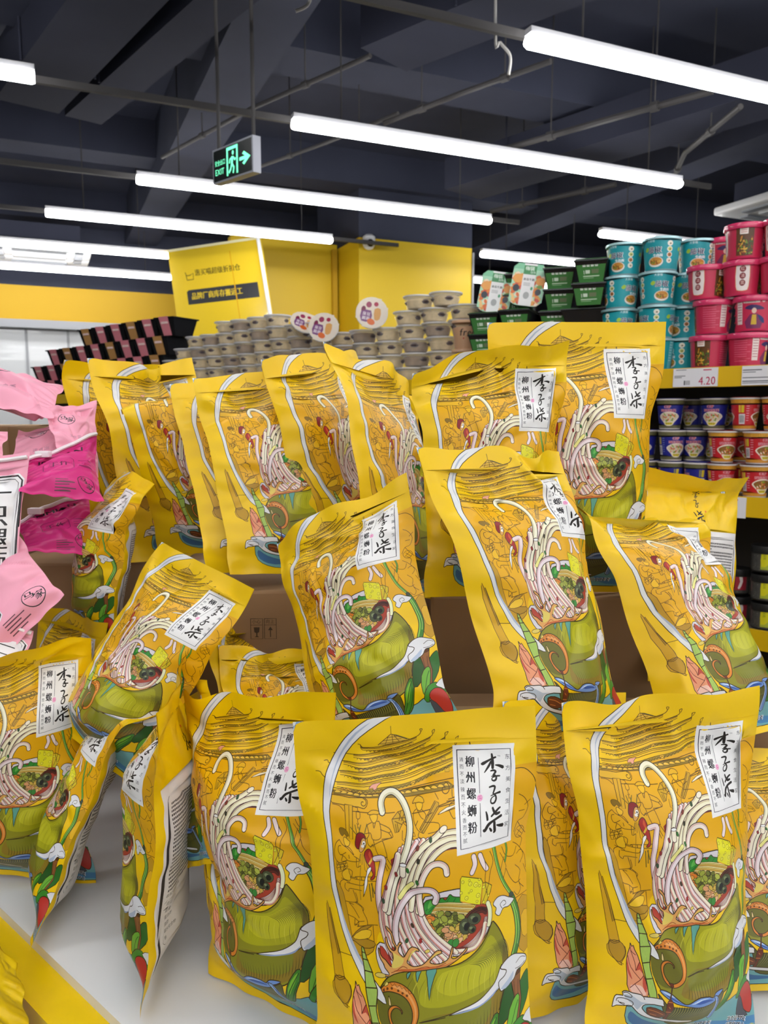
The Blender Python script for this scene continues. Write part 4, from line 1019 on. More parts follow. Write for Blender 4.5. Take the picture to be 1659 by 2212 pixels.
def pipe(pts, r, label):
    pts = [np.array(p, float) for p in pts]
    e = empty('ceiling_pipe', pts[0], label, 'pipe', 'pipes under the ceiling')
    MB().tube([p - pts[0] for p in pts], r, 8).build('pipe_run', M_PIPE, e)
    for a, b in zip(pts[:-1], pts[1:]):
        q = (a + b) / 2 - pts[0]
        MB().tube([q, q + UP * (HH - (q + pts[0])[2])], .004, 6).build('pipe_hanger', M_PIPE, e)
        MB().tube([q - (b - a) / np.linalg.norm(b - a) * .02, q + (b - a) / np.linalg.norm(b - a) * .02], r * 1.5, 8).build('pipe_clamp', M_PIPE, e)
pipe([on_z(350, 340, 3.2), on_z(540, 236, 3.2), on_z(800, 120, 3.2)], .012, 'thin pipe running up past the exit sign')
pipe([on_z(1090, 322, 3.1), on_z(1300, 262, 3.1), on_z(1540, 196, 3.1)], .018, 'grey pipe between the two long lamps at the right')
pipe([on_z(830, 266, 3.15), on_z(1000, 200, 3.15), on_z(1190, 132, 3.15)], .014, 'dark pipe left of the brightest lamp')
pipe([on_z(1060, 456, 3.1), on_z(1200, 426, 3.1), on_z(1330, 398, 3.1)], .018, 'grey pipe end below the long middle lamp')
pipe([on_z(560, 360, 3.2), on_z(700, 310, 3.2), on_z(860, 245, 3.2)], .012, 'faint pipe right of the exit sign')
pipe([on_z(1450, 395, 3.1), on_z(1480, 330, 3.1), on_z(1600, 230, 3.1)], .016, 'slanting pipe above the right ceiling unit')

# LED tube rows: one metal track each, tubes of 2.44 m
def lamp(pos, L, label, group='white LED tube lamps'):
    r = empty('tube_lamp', pos, label, 'ceiling lamp', group)
    m = basis(LU, LV, UP)
    n = 14; rings = []
    for i, x in enumerate((0.0, 0.012, L - 0.012, L)):
        k = 0.82 if i in (0, 3) else 1.0
        rings.append([m @ Vector((x, .034 * k * math.cos(q), .026 * k * math.sin(q))) for q in [2 * math.pi * j / n for j in range(n)]])
    MB().loft(rings).build('diffuser', M_LAMP, r)
    bar(MB(), -LV * .022 + UP * .024, LU, LV, UP, L, .044, .022).build('housing', M_LAMPB, r)
    for x in (.25, L - .25):
        MB().tube([LU * x + UP * .04, LU * x + UP * (HH - pos[2])], .004, 6).build('suspension_wire', M_PIPE, r)
    return r
LZ = 2.9
TUBES = [((1140, 88), 2.44, 'brightest tube lamp, running off the upper right edge'), ((632, 267), 2.44, 'long tube lamp across the middle of the ceiling'),
         ((295, 388), 2.44, 'tube lamp below the exit sign'), ((98, 460), 2.10, 'tube lamp ending above the yellow panel at left'),
         ((1297, 505), 1.22, 'short tube lamp just above the teal tubs'), ((1040, 549), 1.22, 'short tube lamp right of the yellow pillar, above another'),
         ((1012, 604), 1.22, 'lowest short tube lamp at the right edge of the yellow pillar')]
for (px, L, lb) in TUBES: lamp(on_z(*px, LZ), L, lb)
lamp(on_z(365, 553, LZ) - LU * 2.44, 2.44, 'upper of two tube lamps ending at the printed yellow board')
lamp(on_z(370, 600, LZ) - LU * 2.44, 2.44, 'lower of two tube lamps ending at the printed yellow board')
lamp(on_z(75, 168, LZ) - LU * 2.44, 2.44, 'tube lamp whose end shows at the upper left edge')
# the hall goes on behind and beside the photographer with the same lamp rows
for k, b in enumerate((1.45, .3, -.85, -2.0, -3.15)):
    for a in (-4.4, -1.5, 1.4, 4.3):
        p = (a + (.9 if k % 2 else 0)) * LU + b * LV + UP * LZ
        lamp(p, 2.44, 'tube lamp of the same row pattern behind the photographer', 'tube lamps out of view')
for px in ((632, 267), (295, 388), (98, 460)):
    p = on_z(*px, LZ + .06)
    ob = bar(MB(), p - LU * 4.2 - LV * .012, LU, LV, UP, 7.0, .024, .03).build('lamp_track', M_PIPE)
    tag(ob, {632: 'thin dark track carrying the long middle tube lamp', 295: 'thin dark track carrying the tube lamp below the exit sign', 98: 'thin dark track carrying the tube lamp left of the pillar'}[px[0]], 'lamp track')
p = on_z(1140, 88, LZ + .06)
tag(bar(MB(), p - LU * 4.0 - LV * .012, LU, LV, UP, 6.4, .024, .03).build('lamp_track', M_PIPE), 'thin dark track carrying the brightest tube lamp', 'lamp track')

# loose cable ends
def cable(pts, label):
    p = smooth_pts(np.array(pts), 5)
    tag(MB().tube(p, .006, 6).build('cable', mat('grey_cable', '#9A9894', .5)), label, 'cable')
p = on_z(1070, 62, 3.0); cable([p + UP * .75, p, p + np.array([.02, 0, -.05]), p + np.array([.06, 0, -.10]), p + np.array([.055, 0, -.17])], 'loose cable dangling left of the brightest lamp')
p = on_z(668, 5, 3.0); cable([p + UP * .7, p + UP * .1, p, p + np.array([-.05, 0, -.03])], 'loose cable end at the top edge of the photo')

# exit sign on two rods
L_, R_ = np.array([-.728, 3.45, 2.622]), np.array([-.512, 3.17, 2.592])
sx = R_ - L_; sl = np.linalg.norm(sx); sx /= sl; sd = np.cross(sx, UP)
ES = empty('exit_sign', L_, 'green lit exit sign with running figure and arrow, hanging on two rods', 'exit sign')
hs = .138
fr = MB()
bar(fr, -sd * .0 - UP * hs, sx, -sd, UP, sl, .035, hs)
fr.build('sign_case', mat('sign_grey_metal', '#A9ABB4', .4, metal=.3), ES)
SG = Art(sl * 1000, hs * 1000, '#0A1210'); w_, h_ = SG.w, SG.h
SG.rect('#9FA2AC', 0, 0, w_, 7); SG.rect('#9FA2AC', 0, h_ - 7, w_, h_); SG.rect('#9FA2AC', 0, 0, 8, h_); SG.rect('#9FA2AC', w_ - 8, 0, w_, h_)
printed('sign_face', SG.compile(20, 20), sd * .001, sx, -UP, ink_mat('printed_sign_face', .3), ES)
GL = mat('exit_green_glow', '#6FF0B8', .4, emit=1.5)
sh = Art(w_, h_, '#000000'); g = '#6FF0B8'
sh.region = 1
sh.rect(g, w_ * .37, 12, w_ * .65, h_ - 16)
sh.region = 0
sh.rect('#000000', w_ * .405, 24, w_ * .615, h_ - 16)
sh.region = 1
sh.ell(g, w_ * .53, 38, 8, 9)
sh.line(g, 16, [(w_ * .52, 52), (w_ * .50, 78)], 0); sh.line(g, 8, [(w_ * .52, 54), (w_ * .455, 62), (w_ * .44, 76)], 0); sh.line(g, 8, [(w_ * .53, 54), (w_ * .58, 68), (w_ * .60, 62)], 0)
sh.line(g, 10, [(w_ * .50, 78), (w_ * .55, 96), (w_ * .53, 118)], 0); sh.line(g, 10, [(w_ * .50, 78), (w_ * .47, 100), (w_ * .425, 112)], 0)
sh.line(g, 13, [(w_ * .69, 74), (w_ * .86, 74)], 0); sh.poly(g, [(w_ * .80, 48), (w_ * .95, 74), (w_ * .80, 100), (w_ * .76, 92), (w_ * .86, 74), (w_ * .76, 56)], 0)
sh.text(g, '安全出口', 22, 48, 24, sx=1.0); sh.text(g, 'EXIT', 24, 78, 34, sx=1.15)
sh.compile(20, 20)
k = sh.R == 1
P = (sd * .0022)[None] + sh.P[:, :1] * .001 * sx[None] - sh.P[:, 1:] * .001 * UP[None]
ink_object('lit_symbols', P, np.tile(sd, (len(P), 1)), sh.T[k], sh.C[k], GL, ES, 'glowing green running figure, arrow and letters')
for t in (.07, .93):
    q = sx * sl * t - sd * .018
    MB().tube([q, q + UP * (HH - L_[2])], .0075, 8).build('rod', M_PIPE, ES)

# ceiling cassettes
def cassette(c, label):
    e = empty('air_conditioner', c, label, 'air conditioner', 'white ceiling air conditioners')
    m = basis(LU, LV, UP)
    MB().box((0, 0, .02), (.9, .9, .06), bev=.02).build('panel', M_WHITE, e).matrix_local = m
    MB().box((0, 0, -.016), (.46, .46, .02), bev=.008).build('grille', mat('light_grey_grille', '#B9BCC0', .5), e).matrix_local = m
    for a, b in ((.34, 0), (-.34, 0), (0, .34), (0, -.34)):
        MB().box((a, b, -.014), (.07 if a else .5, .5 if a else .07, .02)).build('louvre', mat('louvre_grey', '#8B8F96', .5), e).matrix_local = m
    MB().box((0, 0, .13), (.7, .7, .16)).build('unit_body', M_DUCT, e).matrix_local = m
cassette(on_z(85, 549, 3.02), 'white square air conditioner in the ceiling between the two left lamps')
cassette(on_z(1745, 446, 3.02), 'white square air conditioner cut off by the right edge')

# yellow pillar, yellow wall, printed board
c0 = np.array([-.22, 7.0, 0.0])
tag(bar(MB(), c0, LU, LV, UP, 1.135, 1.1, 3.06).build('wall_pillar', M_YW), kind='structure')
tag(bar(MB(), c0 + UP * 3.06, LU, LV, UP, 1.135, 1.1, HH - 3.06).build('wall_pillar_top', M_CEIL), kind='structure')
tag(bar(MB(), c0 + LU * 1.135 - LV * .012, LU, LV, UP, .02, .03, 3.02).build('trim_1', mat('grey_trim', '#8E8E92', .4)), kind='structure')
tag(bar(MB(), c0 - LU * 1.0 + LV * .55, LU, LV, UP, 1.0, .12, 3.10).build('wall_niche', M_YW), kind='structure')
ob = bar(MB(), c0 - LU * .06 + LV * .5, LU, LV, UP, .045, .045, 3.05).build('trim_2', M_YB); tag(ob, kind='structure')
w0 = np.array([-3.86, 8.0, 0]) - LU * 3.4
tag(bar(MB(), w0 + UP * 2.48, LU, LV, UP, 7.2, .12, .35).build('wall_band', M_YB), kind='structure')
tag(bar(MB(), w0 + UP * 2.83 + LV * .03, LU, LV, UP, 7.2, .12, HH - 2.83).build('wall_upper', M_CEIL), kind='structure')
tag(bar(MB(), w0 + LV * .06, LU, LV, UP, 7.2, .1, 2.48).build('wall_cooler', mat('white_cooler_panel', '#D4D6D8', .25, coat=.3)), kind='structure')
tag(bar(MB(), w0 - LV * .10 + UP * 2.40, LU, LV, UP, 7.2, .12, .08).build('trim_3', mat('cooler_top', '#9B9DA2', .3)), kind='structure')
for k in range(18):
    tag(bar(MB(), w0 + LU * (k * .4) + LV * .045, LU, LV, UP, .025, .02, 2.4).build('trim_%d' % (k + 4), mat('panel_seam', '#A4A6AA', .4)), kind='structure')

B0, B1_ = on_y(362, 540, 6.95), on_y(558, 511, 6.6)
bx = B1_ - B0; bw = np.linalg.norm(bx); bx /= bw
bdn = on_y(384, 700, 6.8) - B0; bh = np.linalg.norm(bdn); bdn /= bh
bn = np.cross(bx, -bdn); bn /= np.linalg.norm(bn)
PB = Art(bw * 1000, 1150, '#E4C22C')
PB.rect('#F6EDC0', 0, 0, PB.w, 22)
yy = 205
PB.line('#4A4220', 8, [(150, yy + 20), (160, yy + 50), (195, yy + 50), (230, yy + 35), (226, yy + 90), (160, yy + 90), (156, yy + 40)], 0)
PB.text('#4A4220', '惠买喵超级折扣仓', 245, yy + 4, 62, sx=.92, rot=-.0, bold=3)
PB.poly('#3A3A3C', [(140, 400), (160, 385), (PB.w - 70, 385), (PB.w - 70, 515), (140, 515)], 0)
PB.text('#E9C832', '品牌厂商库存搬运工', 180, 412, 66, sx=.86, bold=2.5)
PB.line('#D9A41C', 10, [(PB.w * .68, 90), (PB.w * .69, 1150)], 0)
PB.compile(80, 80)
BO = empty('printed_board', B0, 'leaning yellow printed board with black lettering in front of the yellow wall', 'board')
bar(MB(), -bn * .05, bx, bdn, bn, bw, 1.15, .05).build('board_panel', M_YW, BO)
printed('printed_face', PB, bn * .002, bx, bdn, ink_mat('glossy_board_print', .22, coat=.4), BO)
MB().tube([bx * bw + bn * .01, bx * (bw + .015) + bdn * .4 + bn * .03, bx * (bw + .02) + bdn * .8 + bn * .03, bx * (bw + .02) + bdn * 1.15 + bn * .02], .016, 8).build('edge_trim', M_WHITE, BO)
pb = B0 + bdn * 1.14 + bx * bw * .5
MB().tube([pb - B0, np.array([pb[0], pb[1], 0]) - B0 + UP * .01], .03, 10).build('post', M_WHITE, BO)
MB().lathe([(.2, 0), (.2, .02), (.05, .03)], 24, tuple(np.array([pb[0], pb[1], 0]) - B0)).build('foot', M_WHITE, BO)

# camera on the pillar
q = on_y(797, 521, 6.98)
SC = empty('security_camera', q, 'white dome security camera on the corner of the yellow pillar', 'camera')
MB().lathe([(.055, 0), (.055, .04), (.03, .06)], 20, (0, .02, .0)).build('mount', M_WHITE, SC)
MB().sphere((0, 0, -.02), .055, 18).build('dome', M_WHITE, SC)
MB().sphere((.012, -.035, -.022), .034, 14).build('lens', mat('lens_black', '#15161A', .15), SC)

# the display: white platform with a yellow rim, cartons as steps
PZ = 0.925
E1, E2 = on_z(0, 1960, PZ), on_z(262, 2212, PZ)      # left rim line
ed = (E2 - E1) / np.linalg.norm(E2 - E1); en = np.array([ed[1], -ed[0], 0]); 
if en[0] > 0: en = -en
PL = empty('display_table', (0, .9, 0), 'white topped display table with a yellow rim carrying the noodle bags', 'display table')
po = np.array([0, .9, 0])
def prism(pts, z0, z1):
    m = MB(); n = len(pts)
    vs = [(p[0], p[1], z0) for p in pts] + [(p[0], p[1], z1) for p in pts]
    return m.add(vs, [tuple(range(n))[::-1], tuple(range(n, 2 * n))] + [(i, (i + 1) % n, n + (i + 1) % n, n + i) for i in range(n)])
corner = E1 + ed * .62; far = E1 - ed * .9
rx = np.array([math.cos(math.radians(-6)), math.sin(math.radians(-6)), 0])
top = [far - po, corner - po, corner + rx * 1.2 - po, far + rx * 1.45 - po]
prism(top, PZ - .02, PZ).build('white_top', mat('white_laminate', '#E6E6E6', .3, noise=.04, nscale=6), PL)
def off(p, k): return p + en * k
rim = MB()
a, b = far - po, corner - po
rw = .038
rim.add([*(tuple(v) for v in (a + UP * (PZ - .055), b + UP * (PZ - .055), b + en * rw + UP * (PZ - .055), a + en * rw + UP * (PZ - .055), a + UP * (PZ - .012), b + UP * (PZ - .012), b + en * rw + UP * (PZ - .016), a + en * rw + UP * (PZ - .016)))],
        [(0, 3, 2, 1), (4, 5, 6, 7), (0, 1, 5, 4), (1, 2, 6, 5), (2, 3, 7, 6), (3, 0, 4, 7)])
M_RIM = mat('yellow_lacquer', '#F2CC06', .25, noise=.08, nscale=20)
rim.v = [(v[0], v[1], v[2] - PZ if v[2] > PZ + .3 else v[2]) for v in rim.v]
rim.build('yellow_rim', M_RIM, PL)
side = MB(); a2, b2 = a + en * rw * .6, b + en * rw * .6
side.add([tuple((*v[:2], z)) for v in (a2, b2) for z in (0.0, PZ - .05)], [(0, 2, 3, 1)])
prism([a2, b2, b2 - en * .02, a2 - en * .02], 0.0, PZ - .05).build('side_panel', mat('yellow_side_panel', '#E9BE08', .4), PL)
prism([b2 - en * .02, b2, b2 + rx * 1.2, b2 + rx * 1.2 - ed * .02], 0.0, PZ - .05).build('front_panel', mat('yellow_side_panel', '#E9BE08', .4), PL)

M_CARD = mat('brown_cardboard', '#A08060', .8, spec=.2, noise=.12, nscale=6)
M_TAPE = mat('packing_tape', '#C7A982', .25)
def carton(name, o, yaw, d, label, marks=False, group='brown cartons under the bags'):
    e = empty('carton', o, label, 'carton', group, rot=(0, 0, math.radians(yaw)))
    MB().box((0, 0, d[2] / 2), d, bev=.004).build('box_body', M_CARD, e)
    MB().box((0, 0, d[2] + .0006), (d[0] * 1.0, .05, .001)).build('tape_strip', M_TAPE, e)
    if not marks: MB().box((0, -d[1] / 2 - .0006, d[2] - .03), (.05, .001, .06)).build('tape_end', M_TAPE, e)
    if marks:
        A = Art(200, 120, '#A08060'); g = '#4A3A2A'
        for k in range(2):
            x = 20 + k * 46; A.line(g, 2.0, [(x, 20), (x + 40, 20), (x + 40, 90), (x, 90), (x, 20)], 0); A.line(g, 1.4, [(x, 42), (x + 40, 42)], 0)
            A.text(g, ['小心', '向上'][k], x + 4, 23, 15)
        A.poly(g, '30,50 50,50 48,66 42,70 42,80 48,84 32,84 38,80 38,70 32,66', 0)
        A.line(g, 3, [(86, 84), (86, 56)], 0); A.poly(g, '78,60 86,48 94,60', 0)
        A.compile(40, 40); k = (np.abs(A.C[:, 0] - srgb('#A08060')[0]) > .02)
        P = np.stack([A.P[:, 0] * .0004 - d[0] / 2 + marks, np.full(len(A.P), -d[1] / 2 - .0008), d[2] - .030 - A.P[:, 1] * .0004], 1)
        ink_object('carton_print', P, np.tile([0, -1., 0], (len(P), 1)), A.T[k], A.C[k], ink_mat('carton_ink', .8), e)
    return e
carton('c', (-.145, 1.22, PZ), 2, (.36, .40, .343), 'brown carton with printed handling symbols, below the left of the back row', marks=.13)
carton('c', (.225, 1.21, PZ), -2, (.31, .38, .335), 'brown carton behind the folded-label bag, carrying the right of the back row')
carton('c', (-.475, 1.36, PZ), 3, (.26, .30, .345), 'brown carton at the left under the end of the back row')
carton('c', (.475, 1.24, PZ), 2, (.13, .30, .16), 'brown carton in shade at the right, behind the leaning right bag')
carton('c', (.075, .905, PZ), 1, (.20, .15, .215), 'brown carton in the middle carrying the leaning bag, mostly hidden')
carton('c', (.41, .935, PZ), -2, (.34, .11, .205), 'brown carton under the right leaning bag, mostly hidden')
# ------------------------------------------------------------------ the long shelf behind and its goods
S0 = np.array([.95, 2.2, 0.0])
SH1, SH2, SH3 = 1.636, 1.276, .905
def on_shelf(px, py, e=0.0):
    """ground position on the line parallel to the shelf front, e metres in"""
    r = ray(px, py); p0 = S0 + SN * e
    d = (p0 - CAMP).dot(SN) / r.dot(SN)
    q = CAMP + r * d; return np.array([q[0], q[1], 0.0])
ORD = ['first', 'second', 'third', 'fourth', 'fifth', 'sixth', 'seventh', 'eighth', 'ninth', 'tenth', 'eleventh', 'twelfth', 'thirteenth', 'fourteenth', 'fifteenth', 'sixteenth']
YAW = math.atan2(SW[1], SW[0]) - math.pi          # shelf frame: x towards the right-near end, y into the shelf

M_RAIL = mat('yellow_shelf_rail', '#E0B40C', .4)
M_STEEL = mat('grey_shelf_steel', '#6E6A60', .5, metal=.2)
GD = empty('shelf_unit', S0, 'long store shelf with yellow price rails behind the noodle bags', 'shelf')
SLEN, SDEP = 5.2, .5
for z, nm in ((SH1, 'top_shelf'), (SH2, 'middle_shelf'), (SH3, 'lower_shelf'), (.50, 'bottom_shelf')):
    bar(MB(), -SW * .9 + SN * .0 + UP * (z - .022), SW, SN, UP, SLEN + .9, SDEP, .022).build(nm, M_STEEL, GD)
    bar(MB(), -SW * .9 - SN * .012 + UP * (z - .052), SW, SN, UP, SLEN + .9, .012, .056).build('price_rail', M_RAIL, GD)
bar(MB(), -SW * .9 + SN * SDEP, SW, SN, UP, SLEN + .9, .02, SH1 - .02).build('back_panel', mat('dark_back_panel', '#3A342E', .7), GD)
for s in (-.9, .75, 2.4, 4.05, SLEN): bar(MB(), SW * s + SN * .47, SW, SN, UP, .04, .06, SH1).build('upright', M_STEEL, GD)
bar(MB(), -SW * .9, SW, SN, UP, SLEN + .9, SDEP, .45).build('plinth', M_STEEL, GD)

def price_tag(px0, px1, z0, z1, label, draw):
    a, b = on_shelf(px0, 810, -.014), on_shelf(px1, 810, -.014)
    w = np.linalg.norm(b - a); h = z1 - z0
    e = empty('price_tag', a + UP * z1, label, 'price tag', 'price tags on the shelf rails')
    A = Art(w * 1000, h * 1000, '#EDEBEE'); draw(A, A.w, A.h); A.compile(10, 10)
    printed('tag_print', A, -SN * .002, (b - a) / w, -UP, ink_mat('glossy_tag', .15, coat=.5), e)
    bar(MB(), -SN * .0018 - UP * h, (b - a) / w, SN, UP, w, .003, h).build('tag_holder', mat('clear_holder', '#E8E8EC', .15), e)
def tag1(A, w, h):
    A.text('#C2345A', '4.20', w * .58, h * .38, h * .62, sx=.82, bold=.6)
    for k, (a, b, y) in enumerate(((.03, .28, .38), (.03, .2, .46))): A.rect('#8A8A8E', w * a, h * y, w * b, h * (y + .05))
    A.rect('#555555', w * .25, h * .66, w * .27, h * .9)
    for k in range(7): A.rect('#4A4A4E', w * (.27 + k * .018), h * .66, w * (.278 + k * .018), h * .9)
    A.rect('#D24A70', w * .68, h * .08, w * .86, h * .14); A.rect('#9A9AA0', w * .06, h * .05, w * .3, h * .1)
price_tag(1455, 1551, SH1 - .050, SH1 + .002, 'white shelf price tag reading 4.20 under the pink tubs', tag1)
def tag2(A, w, h):
    for k, (a, b, y, t) in enumerate(((.02, .5, .18, .06), (.02, .35, .3, .04), (.02, .8, .58, .05), (.02, .95, .76, .06), (.02, .7, .86, .04))): A.rect('#77777E', w * a, h * y, w * b, h * (y + t))
price_tag(1603, 1690, SH1 - .050, SH1 + .002, 'white shelf price tag at the right edge, right of the 4.20 tag', tag2)
def tag3(A, w, h):
    A.text('#C2345A', '1.98', w * .36, h * .38, h * .6, sx=.8, bold=.6); A.rect('#D24A70', w * .5, h * .1, w * .8, h * .16); A.rect('#9A9AA0', w * .1, h * .2, w * .3, h * .26)
price_tag(1540, 1628, SH2 - .056, SH2 + .002, 'white shelf price tag ending in .98 below the red cups', tag3)

def wrap_art(A, r0, r1, h, z0, ang0=0.0):
    """sheet bent round a cone: x along the rim, y down from the top"""
    def fn(X, Y, side=1):
        q = ang0 + np.asarray(X) / A.w * 2 * math.pi
        k = 1 - np.asarray(Y) / A.h; r = r0 + (r1 - r0) * k
        return np.stack([r * np.cos(q), r * np.sin(q), z0 + h * k], 1)
    return fn
CUPINK = ink_mat('printed_cup_card', .35, coat=.25)
def wrapped(name, A, r0, r1, h, z0, parent, ang0=0.0):
    fn = wrap_art(A, r0, r1, h, z0, ang0)
    P, N = mapped(fn, A.P, .5)
    return ink_object(name, P, N, A.T, A.C, CUPINK, parent)

# -- designs (front of the cup in the middle of the sheet)
def food(A, x, y, r, c=('#C98A3A', '#8E5A22', '#5E8A2A', '#D9B24A'), n=14, seed=1):
    rn = random.Random(seed)
    A.ell('#F2EEE6', x, y, r * 1.25, r * .8, 0, '#C9C2B4', 1, 16); A.ell(c[0], x, y - r * .1, r * 1.1, r * .65, 0, None, .4, 16)
    for k in range(n):
        a = rn.uniform(0, 6.28); d = rn.uniform(0, .8)
        A.ell(rn.choice(c), x + r * d * math.cos(a), y - r * .1 + r * .5 * d * math.sin(a), r * .22, r * .13, a)
def teal_art():
    A = Art(330, 98, '#1C9CA6')
    for x in (55, 165, 275):
        food(A, x + 12, 76, 19, seed=x); A.text('#FFFFFF', '藤椒', x - 12, 30, 21, bold=2.2); A.text('#3A1E4A', '藤椒', x - 11.5, 30.5, 20.5, bold=.7)
        A.text('#FFFFFF', '牛肉面', x + 4, 52, 10, bold=.8); A.poly('#A6C83C', [(x - 22, 34), (x - 15, 30), (x - 10, 36), (x - 16, 44), (x - 24, 40)], 2)
        A.text('#E8F4F4', '大食桶', x - 14, 8, 9, sx=.9); 
    for x in (110, 220):
        for k, c in enumerate(('#E8E4D2', '#C8D27A', '#B4713A', '#E6D8C2')):
            A.ell('#F0EEE4', x, 22 + k * 17, 8.5, 8.2, 0, None, .4, 14); A.ell(c, x, 22 + k * 17, 6.4, 6, 0, None, .4, 12); A.ell('#5E4A22', x + 1, 23 + k * 17, 2.6, 2.2)
    A.rect('#5FBAC4', 4, 6, 24, 94)
    for k in range(8): A.rect('#BFE2E6', 6, 12 + k * 8, 20, 14 + k * 8)
    A.rect('#15868F', 0, 0, 330, 4); return A.compile(10, 24)
def pink_art():
    A = Art(330, 84, '#C92C50')
    x = 60
    A.poly('#F0E4E0', [(x - 18, 12), (x, 4), (x + 18, 12), (x + 18, 66), (x + 10, 76), (x - 10, 76), (x - 18, 66)], 2, '#D9A04A', 1.2)
    for k, t in enumerate('红油面'):
        A.ell('#7A1420', x, 20 + k * 18, 8.4, 8.4, 0, None, .4, 16); A.text('#F0C8C0', t, x - 5.5, 14 + k * 18, 11)
    x = 135
    A.rect('#5E3A1A', x - 24, 10, x + 24, 80); rn = random.Random(5)
    for k in range(60): A.ell(rn.choice(['#C9822E', '#6E8A2A', '#3E5A1E', '#D9A83C', '#8A3A1E', '#2E3A14']), x + rn.uniform(-23, 23), rn.uniform(34, 78), rn.uniform(2, 5), rn.uniform(1.4, 3), rn.uniform(0, 3))
    A.rect('#F2E6DE', x - 14, 6, x + 8, 26)
    for k in range(3): A.rect('#C98A7A', x - 11, 10 + k * 5, x + 5, 12 + k * 5)
    x = 215
    for k in range(11): A.rect('#E2718A', x - 26, 10 + k * 6, x + (12 if k % 3 else 22), 11.6 + k * 6)
    A.rect('#EBDDD8', x + 26, 6, x + 44, 70)
    for k in range(8): A.rect('#B45A6A', x + 28, 10 + k * 7, x + 42, 11.8 + k * 7)
    x = 292
    A.rect('#EFE4DC', x - 30, 6, x + 14, 15); A.text('#8A1E34', '红油面皮', x - 28, 6.4, 8); A.ell('#EFD8D4', x + 24, 10, 5, 5)
    A.poly('#3A2A5E', [(x - 26, 28), (x - 8, 20), (x + 16, 24), (x + 28, 32), (x + 12, 34), (x - 12, 33)], 2); A.ell('#E8C8B4', x, 36, 6.5, 7.5)
    A.poly('#7A2A5A', [(x - 10, 44), (x + 10, 44), (x + 26, 66), (x + 20, 82), (x - 20, 82), (x - 26, 64)], 0); A.poly('#D9B23A', [(x - 5, 46), (x + 6, 46), (x + 8, 72), (x - 8, 72)], 0); A.poly('#22306A', [(x + 10, 46), (x + 28, 56), (x + 30, 70), (x + 16, 60)], 2)
    return A.compile(10, 21)
def noodle_cup_art(base, band, hi, seed):
    A = Art(240, 94, base)
    A.rect(band, 0, 4, 240, 20)
    for k in range(60): A.rect(hi, k * 4, 6, k * 4 + 1.8, 18)
    A.rect(band, 0, 84, 240, 94)
    for k in range(60): A.rect(hi, k * 4, 86, k * 4 + 1.4, 93)
    for x in (46, 166):
        A.poly('#EFE2D2', [(x - 34, 58), (x - 20, 46), (x, 42), (x + 20, 46), (x + 34, 58), (x + 20, 74), (x + 10, 86), (x - 10, 86), (x - 20, 74)], 3)
        A.poly('#8E5A22' if seed else '#D9C9B0', [(x - 29, 58), (x - 18, 49), (x, 46), (x + 18, 49), (x + 29, 58), (x + 14, 72), (x - 14, 72)], 3)
        rn = random.Random(seed + x)
        for k in range(34): A.ell(rn.choice(['#C9452E', '#E0B03A', '#8AA82E', '#F0E2C4', '#D9682E', '#6E8A22']), x + rn.uniform(-20, 20), rn.uniform(49, 72), rn.uniform(1.5, 4.5), rn.uniform(1.2, 2.4), rn.uniform(0, 3))
        for t, y in (('CUP', 21), ('NOODLES', 32.5)):
            xx = x - (15 if t == 'CUP' else 26)
            A.text('#F4D8DC', t, xx - .8, y - .4, 12.5, bold=2.4, sx=.78); A.text('#C2284A', t, xx, y, 12, bold=.9, sx=.80)
        A.poly('#E6D83A', [(x - 14, 76), (x + 14, 76), (x + 10, 84), (x - 10, 84)], 0); A.text('#7A2A1A', '合味道', x - 11, 76, 7)
    for x in (106, 226):
        A.rect('#DAD6D8', x - 9, 50, x + 9, 80)
        for k in range(8): A.rect('#3A3A3E', x - 7 + k * 1.8, 54, x - 6.2 + k * 1.8, 76)
        A.rect('#D9C22E', x - 2, 24, x + 6, 46); A.rect(hi, x - 9, 24, x - 4, 46)
        for k in range(7): A.rect('#E0A0B0' if seed else '#7A86C8', x + 12, 26 + k * 7, x + 20, 28 + k * 7)
    return A.compile(10, 23.5)
def jar_art(c, lab):
    A = Art(232, 66, '#4A4844'); rn = random.Random(9)
    for k in range(240): A.ell(rn.choice(['#2A2826', '#6E6A62', '#8A857A', '#5A5650']), rn.uniform(0, 232), rn.uniform(0, 66), rn.uniform(.8, 2.2), rn.uniform(.6, 1.4), rn.uniform(0, 3), None, .4, 6)
    for x in (60, 176):
        A.rect(lab, x - 34, 6, x + 30, 58) if lab == '#A82A3A' else A.rect(lab, x - 20, 4, x + 4, 62)
        if lab == '#A82A3A':
            A.text('#F0E0DC', '小', x - 30, 12, 13, bold=.6); A.rect('#1E1414', x - 14, 12, x - 4, 52); A.poly('#E8DCD8', [(x + 6, 14), (x + 14, 12), (x + 18, 30), (x + 10, 52), (x + 4, 50), (x + 10, 30)], 2); A.rect('#F2EEE8', x - 34, 6, x - 24, 12)
        else:
            A.poly('#D8D020', [(x - 18, 12), (x + 2, 10), (x + 2, 44), (x - 18, 54)], 2); A.text('#7A861A', '鲜蔬', x - 14, 16, 8, vert=True)
    return A.compile(10, 22)

